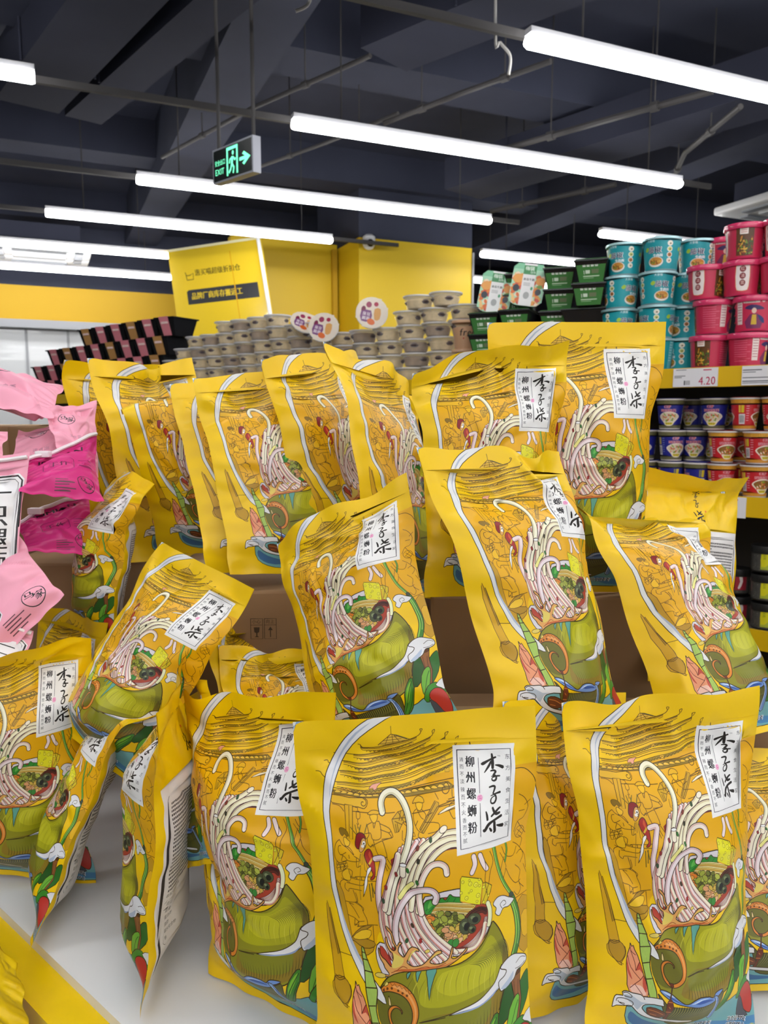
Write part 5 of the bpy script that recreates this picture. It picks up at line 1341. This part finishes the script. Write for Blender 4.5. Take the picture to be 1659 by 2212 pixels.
def cup(name, label, cat, A, r0, r1, h, lid_mat, lid_r, lid_h, dome=0.0, inner=None):
    e = empty(name, (0, 0, 0), label, cat)
    wrapped('cup_body', A, r0, r1, h, 0.004, e, math.pi)
    MB().lathe([(r0 * .96, 0), (r0, .004)], 36).build('base', inner or lid_mat, e)
    prof = [(lid_r * .99, h - lid_h * .55), (lid_r, h - lid_h * .45), (lid_r, h + lid_h * .5), (lid_r * .985, h + lid_h * .62), (lid_r * .9, h + lid_h * .55), (lid_r * .5, h + lid_h * .5 + dome), (lid_r * .1, h + lid_h * .5 + dome)]
    MB().lathe(prof, 36).build('lid', lid_mat, e)
    return e
LID_TEAL = mat('teal_foil_lid', '#A9CDD2', .28, metal=.3)
LID_PINK = mat('pink_plastic_lid', '#D63A68', .22, coat=.4)
LID_CUP = mat('white_foil_lid', '#D9D2CE', .4)
LID_BLACK = mat('black_jar_lid', '#1E1E1E', .4)
PROTO = {}
def place(kind, maker, px, py, e, z, rotz, label, group):
    if kind not in PROTO:
        o = PROTO[kind] = maker()
    else: o = copy_tree(PROTO[kind])
    q = on_shelf(px, py, e)
    o.location = (q[0], q[1], z); o.rotation_euler = (0, 0, rotz)
    tag(o, label, None, group); return o

rn = random.Random(21)
T = lambda: cup('noodle_tub', '', 'noodle tub', teal_art(), .045, .0545, .092, LID_TEAL, .057, .006)
for (row, lab, items) in ((3, 'top', [(1346, .06, 3.75, 'left'), (1425, .06, 3.8, 'middle'), (1500, .16, 4.2, 'right'), (1545, .30, 5.2, 'rearmost')]),
                          (2, 'second', [(1341, .06, 4.9, 'left'), (1419, .06, 4.45, 'middle'), (1482, .15, 4.3, 'right')]),
                          (1, 'third', [(1340, .06, 4.7, 'left'), (1421, .06, 3.3, 'middle'), (1482, .15, 3.4, 'right')]),
                          (0, 'bottom', [(1340, .06, 1.0, 'left'), (1421, .06, 2.0, 'middle'), (1482, .12, 3.2, 'right')])):
    for px, e, rz, side in items:
        place('teal', T, px, 640, e, SH1 + .001 + row * .0975, rz - YAW * 0, 'teal noodle tub with white lettering, %s row, %s' % (lab, side), 'teal noodle tubs on the top shelf')
K_ = lambda: cup('noodle_tub', '', 'noodle tub', pink_art(), .046, .0525, .086, LID_PINK, .0565, .013, .001)
for (row, lab, items) in ((3, 'top', [(1603, .06, 4.85, 'left of two'), (1688, .06, 5.4, 'cut off at the right edge'), (1562, .2, 1.9, 'behind')]),
                          (2, 'second', [(1525, .06, -.45, 'left'), (1602, .06, 0.0, 'right'), (1684, .06, -.2, 'cut off at the edge')]),
                          (1, 'third', [(1542, .06, 3.3, 'left'), (1630, .06, 1.88, 'right'), (1500, .2, 3.0, 'half hidden at left')]),
                          (0, 'bottom', [(1537, .06, 4.5, 'left'), (1622, .06, 3.05, 'right'), (1497, .2, 3.0, 'half hidden at left')])):
    for px, e, rz, side in items:
        place('pink', K_, px, 640, e, SH1 + .001 + row * .0985, rz, 'crimson tub with pink lid, %s row, %s' % (lab, side), 'crimson noodle tubs on the top shelf')
CB = lambda: cup('noodle_cup', '', 'noodle cup', noodle_cup_art('#23278A', '#4E4A3A', '#8E8A5A', 0), .030, .0405, .088, LID_CUP, .042, .004)
CR = lambda: cup('noodle_cup', '', 'noodle cup', noodle_cup_art('#C8242E', '#D2781E', '#E8C24A', 3), .030, .0405, .088, LID_CUP, .042, .004)
cols = {'b': ('blue', CB), 'r': ('red', CR)}
for row, lab, items in ((2, 'top', [('b', 1445, .05, 3.55, 'leftmost'), ('b', 1497, .16, 3.0, 'set back'), ('b', 1540, .07, 3.4, 'beside the red cups'), ('b', 1578, .19, 3.0, 'behind the red cup'), ('r', 1606, .05, 4.9, 'left'), ('r', 1674, .05, 3.6, 'cut off at the edge')]),
                        (1, 'middle', [('b', 1392, .06, 3.5, 'leftmost'), ('b', 1451, .05, 4.1, 'second from left'), ('b', 1500, .10, 3.6, 'third from left'), ('b', 1538, .15, 3.5, 'behind the red cup'), ('r', 1561, .04, 4.05, 'left'), ('r', 1606, .15, 4.0, 'set back'), ('r', 1638, .04, 4.25, 'right')]),
                        (0, 'bottom', [('b', 1396, .06, 3.0, 'leftmost'), ('b', 1453, .05, 2.5, 'middle'), ('b', 1510, .05, 2.4, 'right'), ('r', 1562, .04, 4.1, 'left'), ('r', 1606, .15, 2.0, 'set back'), ('r', 1636, .04, 4.2, 'right')])):
    for c, px, e, rz, side in items:
        place('cup' + c, cols[c][1], px, 960, e, SH2 + .001 + row * .0932, rz - .5, '%s noodle cup with striped rim, %s row, %s' % (cols[c][0], lab, side), '%s noodle cups on the middle shelf' % cols[c][0])
JY = lambda: cup('food_jar', '', 'jar', jar_art(0, '#AEB63A'), .036, .037, .062, LID_BLACK, .039, .018)
JR = lambda: cup('food_jar', '', 'jar', jar_art(0, '#A82A3A'), .036, .037, .062, LID_BLACK, .039, .018)
for k, w_ in enumerate(('bottom', 'middle', 'top')):
    place('jy', JY, 1654 - k * 3, 1300, .05, SH3 + .001 + k * .0815, -.3, 'dark jar with yellow label, %s of its stack' % w_, 'dark food jars on the lower shelf')
for k, w_ in enumerate(('bottom', 'top')):
    place('jr', JR, 1592 - k * 4, 1300, .09, SH3 + .001 + k * .0815, -.47, 'dark jar with crimson label, %s of its stack' % w_, 'dark food jars on the lower shelf')

# green-sleeved trays
M_BLK = mat('black_plastic_tray', '#18181A', .25)
def sleeve_art():
    A = Art(100, 66, '#3E7A3C')
    for k in range(4): A.rect('#E2E6DE', 22 + k * 14, 8, 32 + k * 14, 22); A.text('#3E5A34', '自热米饭'[k], 22.5 + k * 14, 10, 9.5, bold=.5)
    A.text('#DDE6D8', '1', 20, 30, 16, bold=.8); A.rect('#D2E0CE', 30, 32, 46, 42); A.rect('#6E7A5A', 52, 30, 78, 42)
    A.rect('#C6DCC0', 20, 48, 82, 51); A.rect('#A6C8A0', 20, 54, 60, 55.5); return A.compile(12, 12)
SA = sleeve_art()
def green_tray():
    e = empty('meal_tray', (0, 0, 0), '', 'meal tray')
    def ring(w, d, z): return [(-w, -d, z), (w, -d, z), (w, d, z), (-w, d, z)]
    MB().loft([ring(.038, .06, 0), ring(.050, .08, .060), ring(.053, .084, .062), ring(.053, .084, .066)], True, False).build('tray', M_BLK, e)
    P = np.stack([(SA.P[:, 0] / 100 - .5) * (.078 + .026 * (1 - SA.P[:, 1] / 66)) * .92, -.0615 - .0205 * (1 - SA.P[:, 1] / 66) , .0015 + .0655 * (1 - SA.P[:, 1] / 66)], 1)
    ink_object('sleeve_front', P, np.tile([0, -.96, -.28], (len(P), 1)), SA.T, SA.C, CUPINK, e, 'green printed sleeve')
    MB().box((0, 0, .0675), (.094, .168, .0012)).build('sleeve_top', mat('green_card', '#3E7A3C', .4), e)
    return e
n_ = {0: 0}
for row, lab, items in ((4, 'top', [(1127, .10, .15, 'left'), (1212, .10, .1, 'middle'), (1283, .05, .0, 'right')]), (3, 'second', [(1127, .10, .1, 'left'), (1212, .09, .12, 'middle'), (1277, .05, .05, 'right')]),
                        (2, 'third', [(1130, .1, .1, 'left'), (1205, .08, .1, 'middle'), (1275, .06, 1.57, 'right, black side showing')]), (1, 'fourth', [(1130, .1, .1, 'left'), (1205, .08, .1, 'middle'), (1275, .06, .1, 'right')]), (0, 'bottom', [(1130, .1, .1, 'left'), (1205, .08, .1, 'middle'), (1275, .06, .1, 'right')])):
    for px, e, rz, side in items:
        place('green', green_tray, px, 620, e, SH1 + .001 + row * .0695, YAW * .55 + rz, 'green-sleeved black meal tray, %s row, %s' % (lab, side), 'green-sleeved meal trays')

# two hotpot boxes with food pictures, standing on edge
def lid_art():
    A = Art(110, 140, '#A9D9B8'); rn = random.Random(4)
    A.rect('#7FC49A', 0, 0, 110, 20)
    for k in range(90):
        y = rn.uniform(36, 138); A.ell(rn.choice(['#E8822E', '#E8A24A', '#C9452E', '#F0C07A', '#D9682E', '#F2DCC0', '#E2913E']), rn.uniform(2, 108), y, rn.uniform(5, 12), rn.uniform(4, 9), rn.uniform(0, 3))
    for x, y, r in ((18, 84, 11), (92, 92, 10)): A.ell('#2A2E38', x, y, r, r * 1.1, 0, None, .4, 14)
    A.ell('#E8A04A', 20, 52, 17, 15, 0, '#C9702A', .8, 16); A.ell('#E89A3E', 95, 56, 15, 13, 0, '#C9702A', .8, 16); A.poly('#6E9A3A', [(85, 72), (100, 68), (104, 78), (90, 80)], 2)
    A.poly('#EDEBEA', [(34, 0), (76, 0), (76, 140), (34, 140)], 0); A.rect('#3F8A52', 34, 6, 76, 36)
    A.text('#E6F2E4', '嗨锅', 38, 9, 15, bold=.6); A.text('#E6F2E4', '自热', 56, 24, 9)
    for k in range(4): A.text('#2E2E30', '番茄牛腩'[k], 37 + k * 9.5, 48, 9, bold=.5)
    A.ell('#3F9A6A', 69, 82, 4, 6); A.ell('#A8A8A8', 55, 106, 10, 12, 0, None, .4, 14)
    for k in range(3): A.rect('#9A9A9A', 40, 64 + k * 4, 62, 65.6 + k * 4)
    return A.compile(14, 14)
LA = lid_art()
def meal_box():
    e = empty('meal_box', (0, 0, 0), '', 'meal box')
    # corner-rounded outline, lid face towards -y
    def outline(w, h, r, y, n=6):
        o = []
        for cx, cz, a0 in ((w - r, h - r, 0), (-w + r, h - r, math.pi / 2), (-w + r, r, math.pi), (w - r, r, 1.5 * math.pi)):
            o += [(cx + r * math.cos(a0 + k * math.pi / 2 / n), y, cz + r * math.sin(a0 + k * math.pi / 2 / n)) for k in range(n + 1)]
        return o
    MB().loft([outline(.0555, .141, .03, 0.002), outline(.0555, .141, .03, .010), outline(.050, .135, .03, .012), outline(.043, .128, .025, .07)], True, True).build('box_shell', M_BLK, e)
    inside = []
    P = np.stack([LA.P[:, 0] * .001 - .055, np.full(len(LA.P), -.0005), .1405 - LA.P[:, 1] * .001], 1)
    c = P[LA.T].mean(1); r = .03
    dx = np.maximum(np.abs(c[:, 0]) - (.055 - r), 0); dz = np.maximum(np.abs(c[:, 2] - .0705) - (.0705 - r), 0)
    k = np.hypot(dx, dz) <= r
    ink_object('lid_print', P, np.tile([0, -1., 0], (len(P), 1)), LA.T[k], LA.C[k], CUPINK, e, 'lid printed with orange food and a white strip')
    MB().loft([outline(.0555, .141, .03, -.0002), outline(.0555, .141, .03, .003)], True, True).build('lid_rim', mat('film_white', '#E9EAE6', .3), e)
    return e
b1 = place('mealbox', meal_box, 1062, 665, -.02, SH1 + .218, YAW * .35, 'hotpot box standing on edge, left of two, orange food on its lid', 'hotpot boxes with food pictures')
b1.rotation_euler = (-.14, .17, YAW * .35)
b2 = place('mealbox', meal_box, 1132, 650, .0, SH1 + .232, YAW * .35, 'hotpot box standing on edge, right of two, against the green trays', 'hotpot boxes with food pictures')
b2.rotation_euler = (-.14, .15, YAW * .35)
for k in range(3):
    for px, w_ in ((1060, 'left'), (1125, 'right')):
        place('green', green_tray, px, 650, -.03 , SH1 + .001 + k * .0695, YAW * .6, 'green-sleeved meal tray under the %s hotpot box, %s from below' % (w_, ORD[k]), 'green-sleeved meal trays')

# tan cups
def tan_art():
    A = Art(270, 96, '#CFA37E'); 
    for x in (60, 195): A.text('#2A1E18', 'free', x - 24, 24, 34, bold=1.4, slant=.15); A.ell('#C2452E', x - 8, 62, 3, 3)
    A.rect('#B98C66', 0, 0, 270, 10); return A.compile(14, 24)
TN = lambda: cup('drink_cup', '', 'cup', tan_art(), .036, .046, .098, mat('tan_lid', '#D9B08C', .35), .048, .008)
for k, w_ in enumerate(('lower', 'upper')):
    place('tan', TN, 1004, 715, .04, SH1 + .001 + k * .1035, 3.3, 'tan drink cup with dark lettering, %s of two stacked' % w_, 'tan cups')

# clear bowls of dry food
M_CLEAR = mat('clear_plastic_bowl', '#F2F2F4', .16, alpha=.17, spec=.6, coat=.6)
M_FILL = mat('dry_noodle_filling', '#EBD09A', .8, noise=.3, nscale=45)
M_FILL2 = mat('dark_filling', '#5E4A48', .7, noise=.4, nscale=50)
M_FILM = mat('clear_film_lid', '#F0F0F2', .12, alpha=.55, spec=.7, coat=.5)
M_RIMW = mat('frosted_bowl_rim', '#E4E4E6', .3, alpha=.8, coat=.3)
M_FILL3 = mat('brown_filling', '#A88A66', .8, noise=.4, nscale=40)
def clear_bowl(name='food_bowl', art=None, fill=None):
    e = empty(name, (0, 0, 0), '', 'food bowl')
    MB().lathe([(.044, 0), (.047, .002), (.057, .045)], 28, caps=(True, False)).build('bowl', M_CLEAR, e)
    MB().lathe([(.057, .0445), (.0625, .0465), (.0632, .050), (.0625, .0512), (.058, .0518)], 28, caps=(False, False)).build('rim', M_RIMW, e)
    MB().lathe([(.040, .004), (.043, .006), (.050, .032), (.044, .040), (.02, .042)], 18).build('filling', fill or M_FILL, e)
    for a in (1.2, 2.9, 5.2): MB().sphere((.037 * math.cos(a), .037 * math.sin(a), .028), (.020, .020, .010), 8).build('dark_piece', M_FILL2, e)
    if art is None: MB().lathe([(.0605, .0515), (.0605, .0525), (.03, .0528), (.002, .0528)], 24).build('film_lid', M_FILM, e)
    else:
        MB().lathe([(.061, .0512), (.061, .0525), (.002, .0526)], 28).build('film_lid', mat('cream_film_lid', '#E8DCCB', .2, coat=.5), e)
        c = art.P[art.T].mean(1) - 60; k = np.hypot(c[:, 0], c[:, 1]) < 59
        P = np.stack([(art.P[:, 0] - 60) * .001, -(art.P[:, 1] - 60) * .001, np.full(len(art.P), .0532)], 1)
        ink_object('lid_print', P, np.tile([0, 0, 1.], (len(P), 1)), art.T[k], art.C[k], ink_mat('glossy_lid_print', .2, coat=.6), e)
    return e
def lid_pic():
    A = Art(120, 120, '#E6D9C8'); rn = random.Random(8)
    A.ell('#9A3A5A', 44, 30, 11, 12, 0, None, .4, 14); A.ell('#A8304A', 72, 24, 9, 9, 0, None, .4, 14); A.ell('#7A2A4A', 26, 52, 9, 14, 0, None, .4, 14)
    A.poly('#7A4A7A', [(18, 60), (56, 52), (60, 92), (24, 98)], 2)
    for k in range(4): A.text('#F0E2E8', '臭豆腐面'[k], 24 + (k % 2) * 16, 60 + (k // 2) * 17, 15, bold=1)
    A.ell('#D9692E', 62, 96, 16, 12, .3, None, .4, 14); A.poly('#D9A05A', [(68, 44), (92, 40), (94, 80), (74, 86)], 2)
    return A.compile(15, 15)
CBW = 'clear bowls of dry food on the shelf'
rows = {0: (1.636, 430, 1010), 1: (0, 372, 1010), 2: (0, 372, 1010), 3: (0, 398, 1010), 4: (0, 425, 965), 5: (0, 490, 640)}
for row in range(6):
    x0, x1 = rows[row][1], rows[row][2]
    n = 0; cols_ = []
    q = on_shelf(x0, 740, .07)
    while True:
        px = 829.5 + FPX * q[0] / (q[1] * .9925 - .02)
        if px > x1: break
        cols_.append(px); q = q - SW * (.128 * rn.uniform(.985, 1.03))
    for px in cols_:
        if row == 5 and 640 < px < 900: continue
        if row >= 4 and 645 < px < 860: 
            if row == 5 or px > 700: continue
        place('clear%d' % (n % 3), [lambda: clear_bowl(), lambda: clear_bowl(fill=M_FILL3), lambda: clear_bowl(fill=M_FILL2)][n % 3] if n % 3 != 2 or row % 2 else clear_bowl, px, 740, .07 + rn.uniform(-.008, .008), SH1 + .001 + row * .0535, rn.uniform(0, 6), 'clear bowl of dry food, %s layer from the shelf, %s from the left' % (ORD[row], ORD[n]), CBW)
        n += 1
for k, px in enumerate((905, 962)):
    place('clear', clear_bowl, px, 740, .07, SH1 + .001 + 5 * .0535, k * 2., 'clear bowl of dry food on the top layer, %s the tan cup' % ('second left of' if k == 0 else 'just left of'), CBW)
place('clear', clear_bowl, 1004, 670, .04, SH1 + .001 + 2 * .1035 + .001, 1.0, 'clear bowl of dry food resting on the tan cup', CBW)
LP = lid_pic()
for k, (px, py, z, tilt, rz, e, w_) in enumerate(((652, 712, SH1 + .235, 48, .35, .03, 'left, lying flattest'), (702, 708, SH1 + .215, 74, .1, .0, 'middle'), (802, 692, SH1 + .258, 80, .25, .02, 'right, highest'))):
    o = place('lidbowl', lambda: clear_bowl('food_bowl', LP), px, py, e, z, rz, 'cream-lidded bowl propped with its picture lid facing out, %s' % w_, 'cream-lidded bowls on the pile')
    o.rotation_euler = (math.radians(tilt), math.radians([20, 14, 10][k]), YAW * .3 + rz)

# dark trays with pink sleeves at the far end
M_SLV = mat('pink_card_sleeve', '#D9838E', .3, coat=.3); M_SLV2 = mat('gold_card_sleeve', '#B98A52', .3, coat=.3)
def dark_tray(m_=M_SLV):
    e = empty('meal_tray', (0, 0, 0), '', 'meal tray')
    def ring(w, d, z): return [(-w, -d, z), (w, -d, z), (w, d, z), (-w, d, z)]
    MB().loft([ring(.052, .06, 0), ring(.066, .085, .086), ring(.074, .092, .088), ring(.074, .092, .094)], True, False).build('tray', M_BLK, e)
    s = MB(); s.add([(-.030, -.0625, .002), (.030, -.0625, .002), (.034, -.095, .0955), (-.034, -.095, .0955), (-.034, .095, .0955), (.034, .095, .0955)], [(0, 1, 2, 3), (3, 2, 5, 4)])
    s.build('sleeve', m_, e)
    w = MB(); w.box((0, -.085, .066), (.05, .003, .012)); w.build('sleeve_label', mat('pale_label', '#E6C8C2', .4), e)
    return e
for row, x0, x1 in ((0, 105, 372), (1, 105, 372), (2, 140, 395), (3, 212, 400)):
    px = x0; n = 0
    while px < x1:
        kd = ('darkp', lambda: dark_tray(M_SLV)) if (n + row) % 3 else ('darkg', lambda: dark_tray(M_SLV2))
        o = place(kd[0], kd[1], px, 740, .1, SH1 + .001 + row * .0955, YAW * .75, '%s-sleeved black tray, %s layer from the shelf, %s from the left' % ('pink' if (n + row) % 3 else 'gold', ORD[row], ORD[n]), 'sleeved black trays at the left end of the shelf')
        q = on_shelf(px, 740, .1) - SW * .152; px = 829.5 + FPX * q[0] / (q[1] * .9925 - .02); n += 1
# ------------------------------------------------------------------ pink noodle bags at the left
PNKB, MAG = '#EFA3B8', '#D22F80'
def bag_pt(px, py, d):
    """point d metres along the lens axis at a place in the picture"""
    return CAMP + ray(px, py) * d
def pink_art_sheet(base, ink, plaque=True, px=60):
    A = Art(200, 270, base)
    if plaque:
        x = px
        A.poly('#F0EEF0', f'{x+10},36 {x+126},36 {x+136},46 {x+136},206 {x+126},216 {x+10},216 {x},206 {x},46', 0)
        A.line('#2A2428', 3.2, f'{x+12},40 {x+124},40 {x+132},48 {x+132},204 {x+124},212 {x+12},212 {x+4},204 {x+4},48 {x+12},40', 0)
        A.line('#2A2428', 1.2, f'{x+16},46 {x+120},46 {x+126},52 {x+126},200 {x+120},206 {x+16},206 {x+10},200 {x+10},52 {x+16},46', 0)
        A.text('#1E1A1C', '一只腿面', x + 78, 50, 38, vert=True, gap=1.0, bold=2.4)
        A.text('#1E1A1C', '速食', x + 26, 70, 16, vert=True, gap=1.1, bold=.6)
    else:
        A.text('#2A0A1E', 'INMIAN', 40, 24, 34, bold=2.0)
        A.line('#5E1240', 1.4, '60,110 120,110 128,118 128,160 120,168 60,168 52,160 52,118 60,110', 0); A.text('#5E1240', '手作', 62, 122, 28, bold=1)
        for k in range(4): A.rect('#9A2462', 140, 120 + k * 12, 180, 123 + k * 12)
    cx, cy = (38, 238) if plaque and px > 0 else (158, 222)
    A.ell('#2A2428', cx, cy, 25, 25, 0, None, .4, 28); A.ell(base, cx, cy, 23, 23, 0, None, .4, 28); A.text('#2A2428', '马', cx - 20, cy - 18, 22, bold=1.6); A.text('#2A2428', '家', cx - 2, cy - 6, 22, bold=1.6)
    for k in range(5): A.rect('#6A4452', 80, 228 + k * 6, 80 + 30 + (k * 17) % 30, 230 + k * 6)
    return A.compile(4, 4.5, extra=[(0, 24, 200, 24)])
def plain_sheet(base):
    A = Art(200, 270, base)
    A.rect('#C98AA0' if base == PNKB else '#A8286A', 20, 60, 180, 62)
    for k in range(12): A.rect('#8A5A6A', 30, 80 + k * 9, 30 + 60 + (k * 37) % 80, 83 + k * 9)
    A.ell('#3A2A32', 100, 220, 24, 24, 0, None, .4, 24); A.ell(base, 100, 220, 22, 22, 0, None, .4, 24); A.text('#3A2A32', '马家', 80, 210, 20, bold=1)
    return mirror_back(A.compile(5, 5, extra=[(0, 24, 200, 24)]))
PF, PBK = pink_art_sheet(PNKB, '#2A2428'), plain_sheet(PNKB)
PF2 = pink_art_sheet(PNKB, '#2A2428', True, -45)
PF3 = Art(200, 270, PNKB); PF3.ell('#2A2428', 70, 70, 30, 30, 0, None, .4, 28); PF3.ell(PNKB, 70, 70, 27.5, 27.5, 0, None, .4, 28); PF3.text('#2A2428', '马', 46, 50, 27, bold=2); PF3.text('#2A2428', '家', 66, 64, 27, bold=2); PF3.text('#B07A8C', '速食面', 60, 150, 16)
PF3.compile(4, 4.5, extra=[(0, 24, 200, 24)])
MF, MBK = pink_art_sheet(MAG, '#2A0A1E', False), plain_sheet(MAG)
M_ZIP = mat('white_zip', '#EDE6E8', .4)
def K(c, label, mag=False, art=None, zip_=True, W=200., H=270., **kw):
    pts = [bag_pt(*q) for q in c]
    fn, fr = pouch(pts, W=W, H=H, **kw)
    r = build_pouch('snack_bag', fn, fr, MF if mag else (art or PF), MBK if mag else PBK, label, 'snack bag', 'pink and magenta noodle bags at the left', extra_label=None, seal=24)
    if zip_:
        x = np.linspace(3, 197, 24); z = fn(x, np.full(24, 9.0), 1) - np.array(fr[0])[None]
        off_ = np.array(fr[2]) * .003
        zp = MB().tube(z + off_[None], .0028, 6).build('zip', M_ZIP, r)
        m = MB(); q = z[6] + off_ * 1.6; m.box(tuple(q), (.020, .012, .009), bev=.002); m.build('zip_slider', M_ZIP, zp)
    return r
K([(-60, 802, 1.30), (140, 830, 1.24), (116, 902, 1.12), (-70, 868, 1.12)], 'pale pink bag flopped over on top of the pile at the left', art=PF3, seed=41, full=.75, wr=1.3, zip_=False)
K([(92, 884, 1.13), (205, 868, 1.2), (215, 1030, 1.15), (128, 985, 1.10)], 'pale pink bag with a round black logo, tucked behind the leftmost yellow bag', art=PF3, seed=42, full=.6, zip_=False)
K([(40, 930, 1.17), (170, 905, 1.22), (190, 1040, 1.12), (10, 1030, 1.10)], 'pale pink bag in shade above the magenta bags', art=PF3, seed=43, full=.6, zip_=False)
K([(46, 1010, 1.06), (205, 950, 1.16), (225, 1085, 1.06), (40, 1062, 1.0)], 'upper magenta bag with black capital letters and a white zip', True, seed=44, full=.7, bends=[(.8, .2, 30)])
K([(30, 1130, 1.08), (190, 1060, 1.16), (215, 1200, 1.10), (60, 1190, 1.05)], 'lower magenta bag deep in shadow', True, seed=45, full=.6)
K([(-190, 1003, .99), (63, 975, 1.02), (40, 1330, .99), (-200, 1345, .96)], 'pale pink bag with a large white plaque of black characters, upright at the left edge', seed=46, full=.7, wave=.005)
K([(-150, 1265, .99), (36, 1148, 1.02), (138, 1284, .98), (-30, 1460, .94)], 'pale pink bag lying tilted below the plaque bag, round logo at its corner', art=PF2, seed=47, full=.7)
K([(-150, 1285, .95), (70, 1362, .965), (30, 1560, .93), (-190, 1500, .92)], 'pale pink bag with a white zip, right behind the yellow bag at the left edge', seed=48, full=.6)
K([(-190, 925, 1.05), (16, 932, 1.06), (5, 1020, 1.03), (-200, 1020, 1.02)], 'pale pink bag corner at the left edge above the plaque', art=PF3, seed=49, full=.6, zip_=False)
carton('c', (-.77, 1.44, PZ), 4, (.28, .34, .560), 'brown carton behind the pale pink bags at the left edge')
carton('c', (-.585, 1.045, PZ), -8, (.16, .07, .235), 'small brown carton under the pink bags beside the edge-on yellow bag')

# crumpled yellow price sheet on the outside of the table rim
A = Art(200, 200, '#EFC70A')
A.text('#3A2E10', '螺蛳粉335g', 12, 40, 30, sx=.84, bold=1.6); A.text('#3A2E10', '只售', 20, 110, 26, bold=1)
A.compile(5, 5)
ps = [bag_pt(-90, 1975, .86), bag_pt(40, 2080, .775), bag_pt(66, 2260, .745), bag_pt(-80, 2190, .80)]
fn, fr = pouch(ps, W=200., H=200., seed=60, full=.12, bf=.08, wr=.7, wave=.004)
PS = empty('price_sheet', fr[0], 'crumpled yellow sheet with black lettering hung outside the table rim', 'price sheet')
P, N = mapped(lambda x, y: fn(x, y, 1), A.P); ink_object('printed_side', P - np.array(fr[0])[None], N, A.T, A.C, FILM, PS)
B_ = Art(200, 200, '#EFC70A').compile(8, 8); B_.P2 = np.stack([200 - B_.P[:, 0], B_.P[:, 1]], 1)
P, N = mapped(lambda x, y: fn(x, y, -1), B_.P2); ink_object('plain_side', P - np.array(fr[0])[None], -N, B_.T, B_.C, FILM, PS)
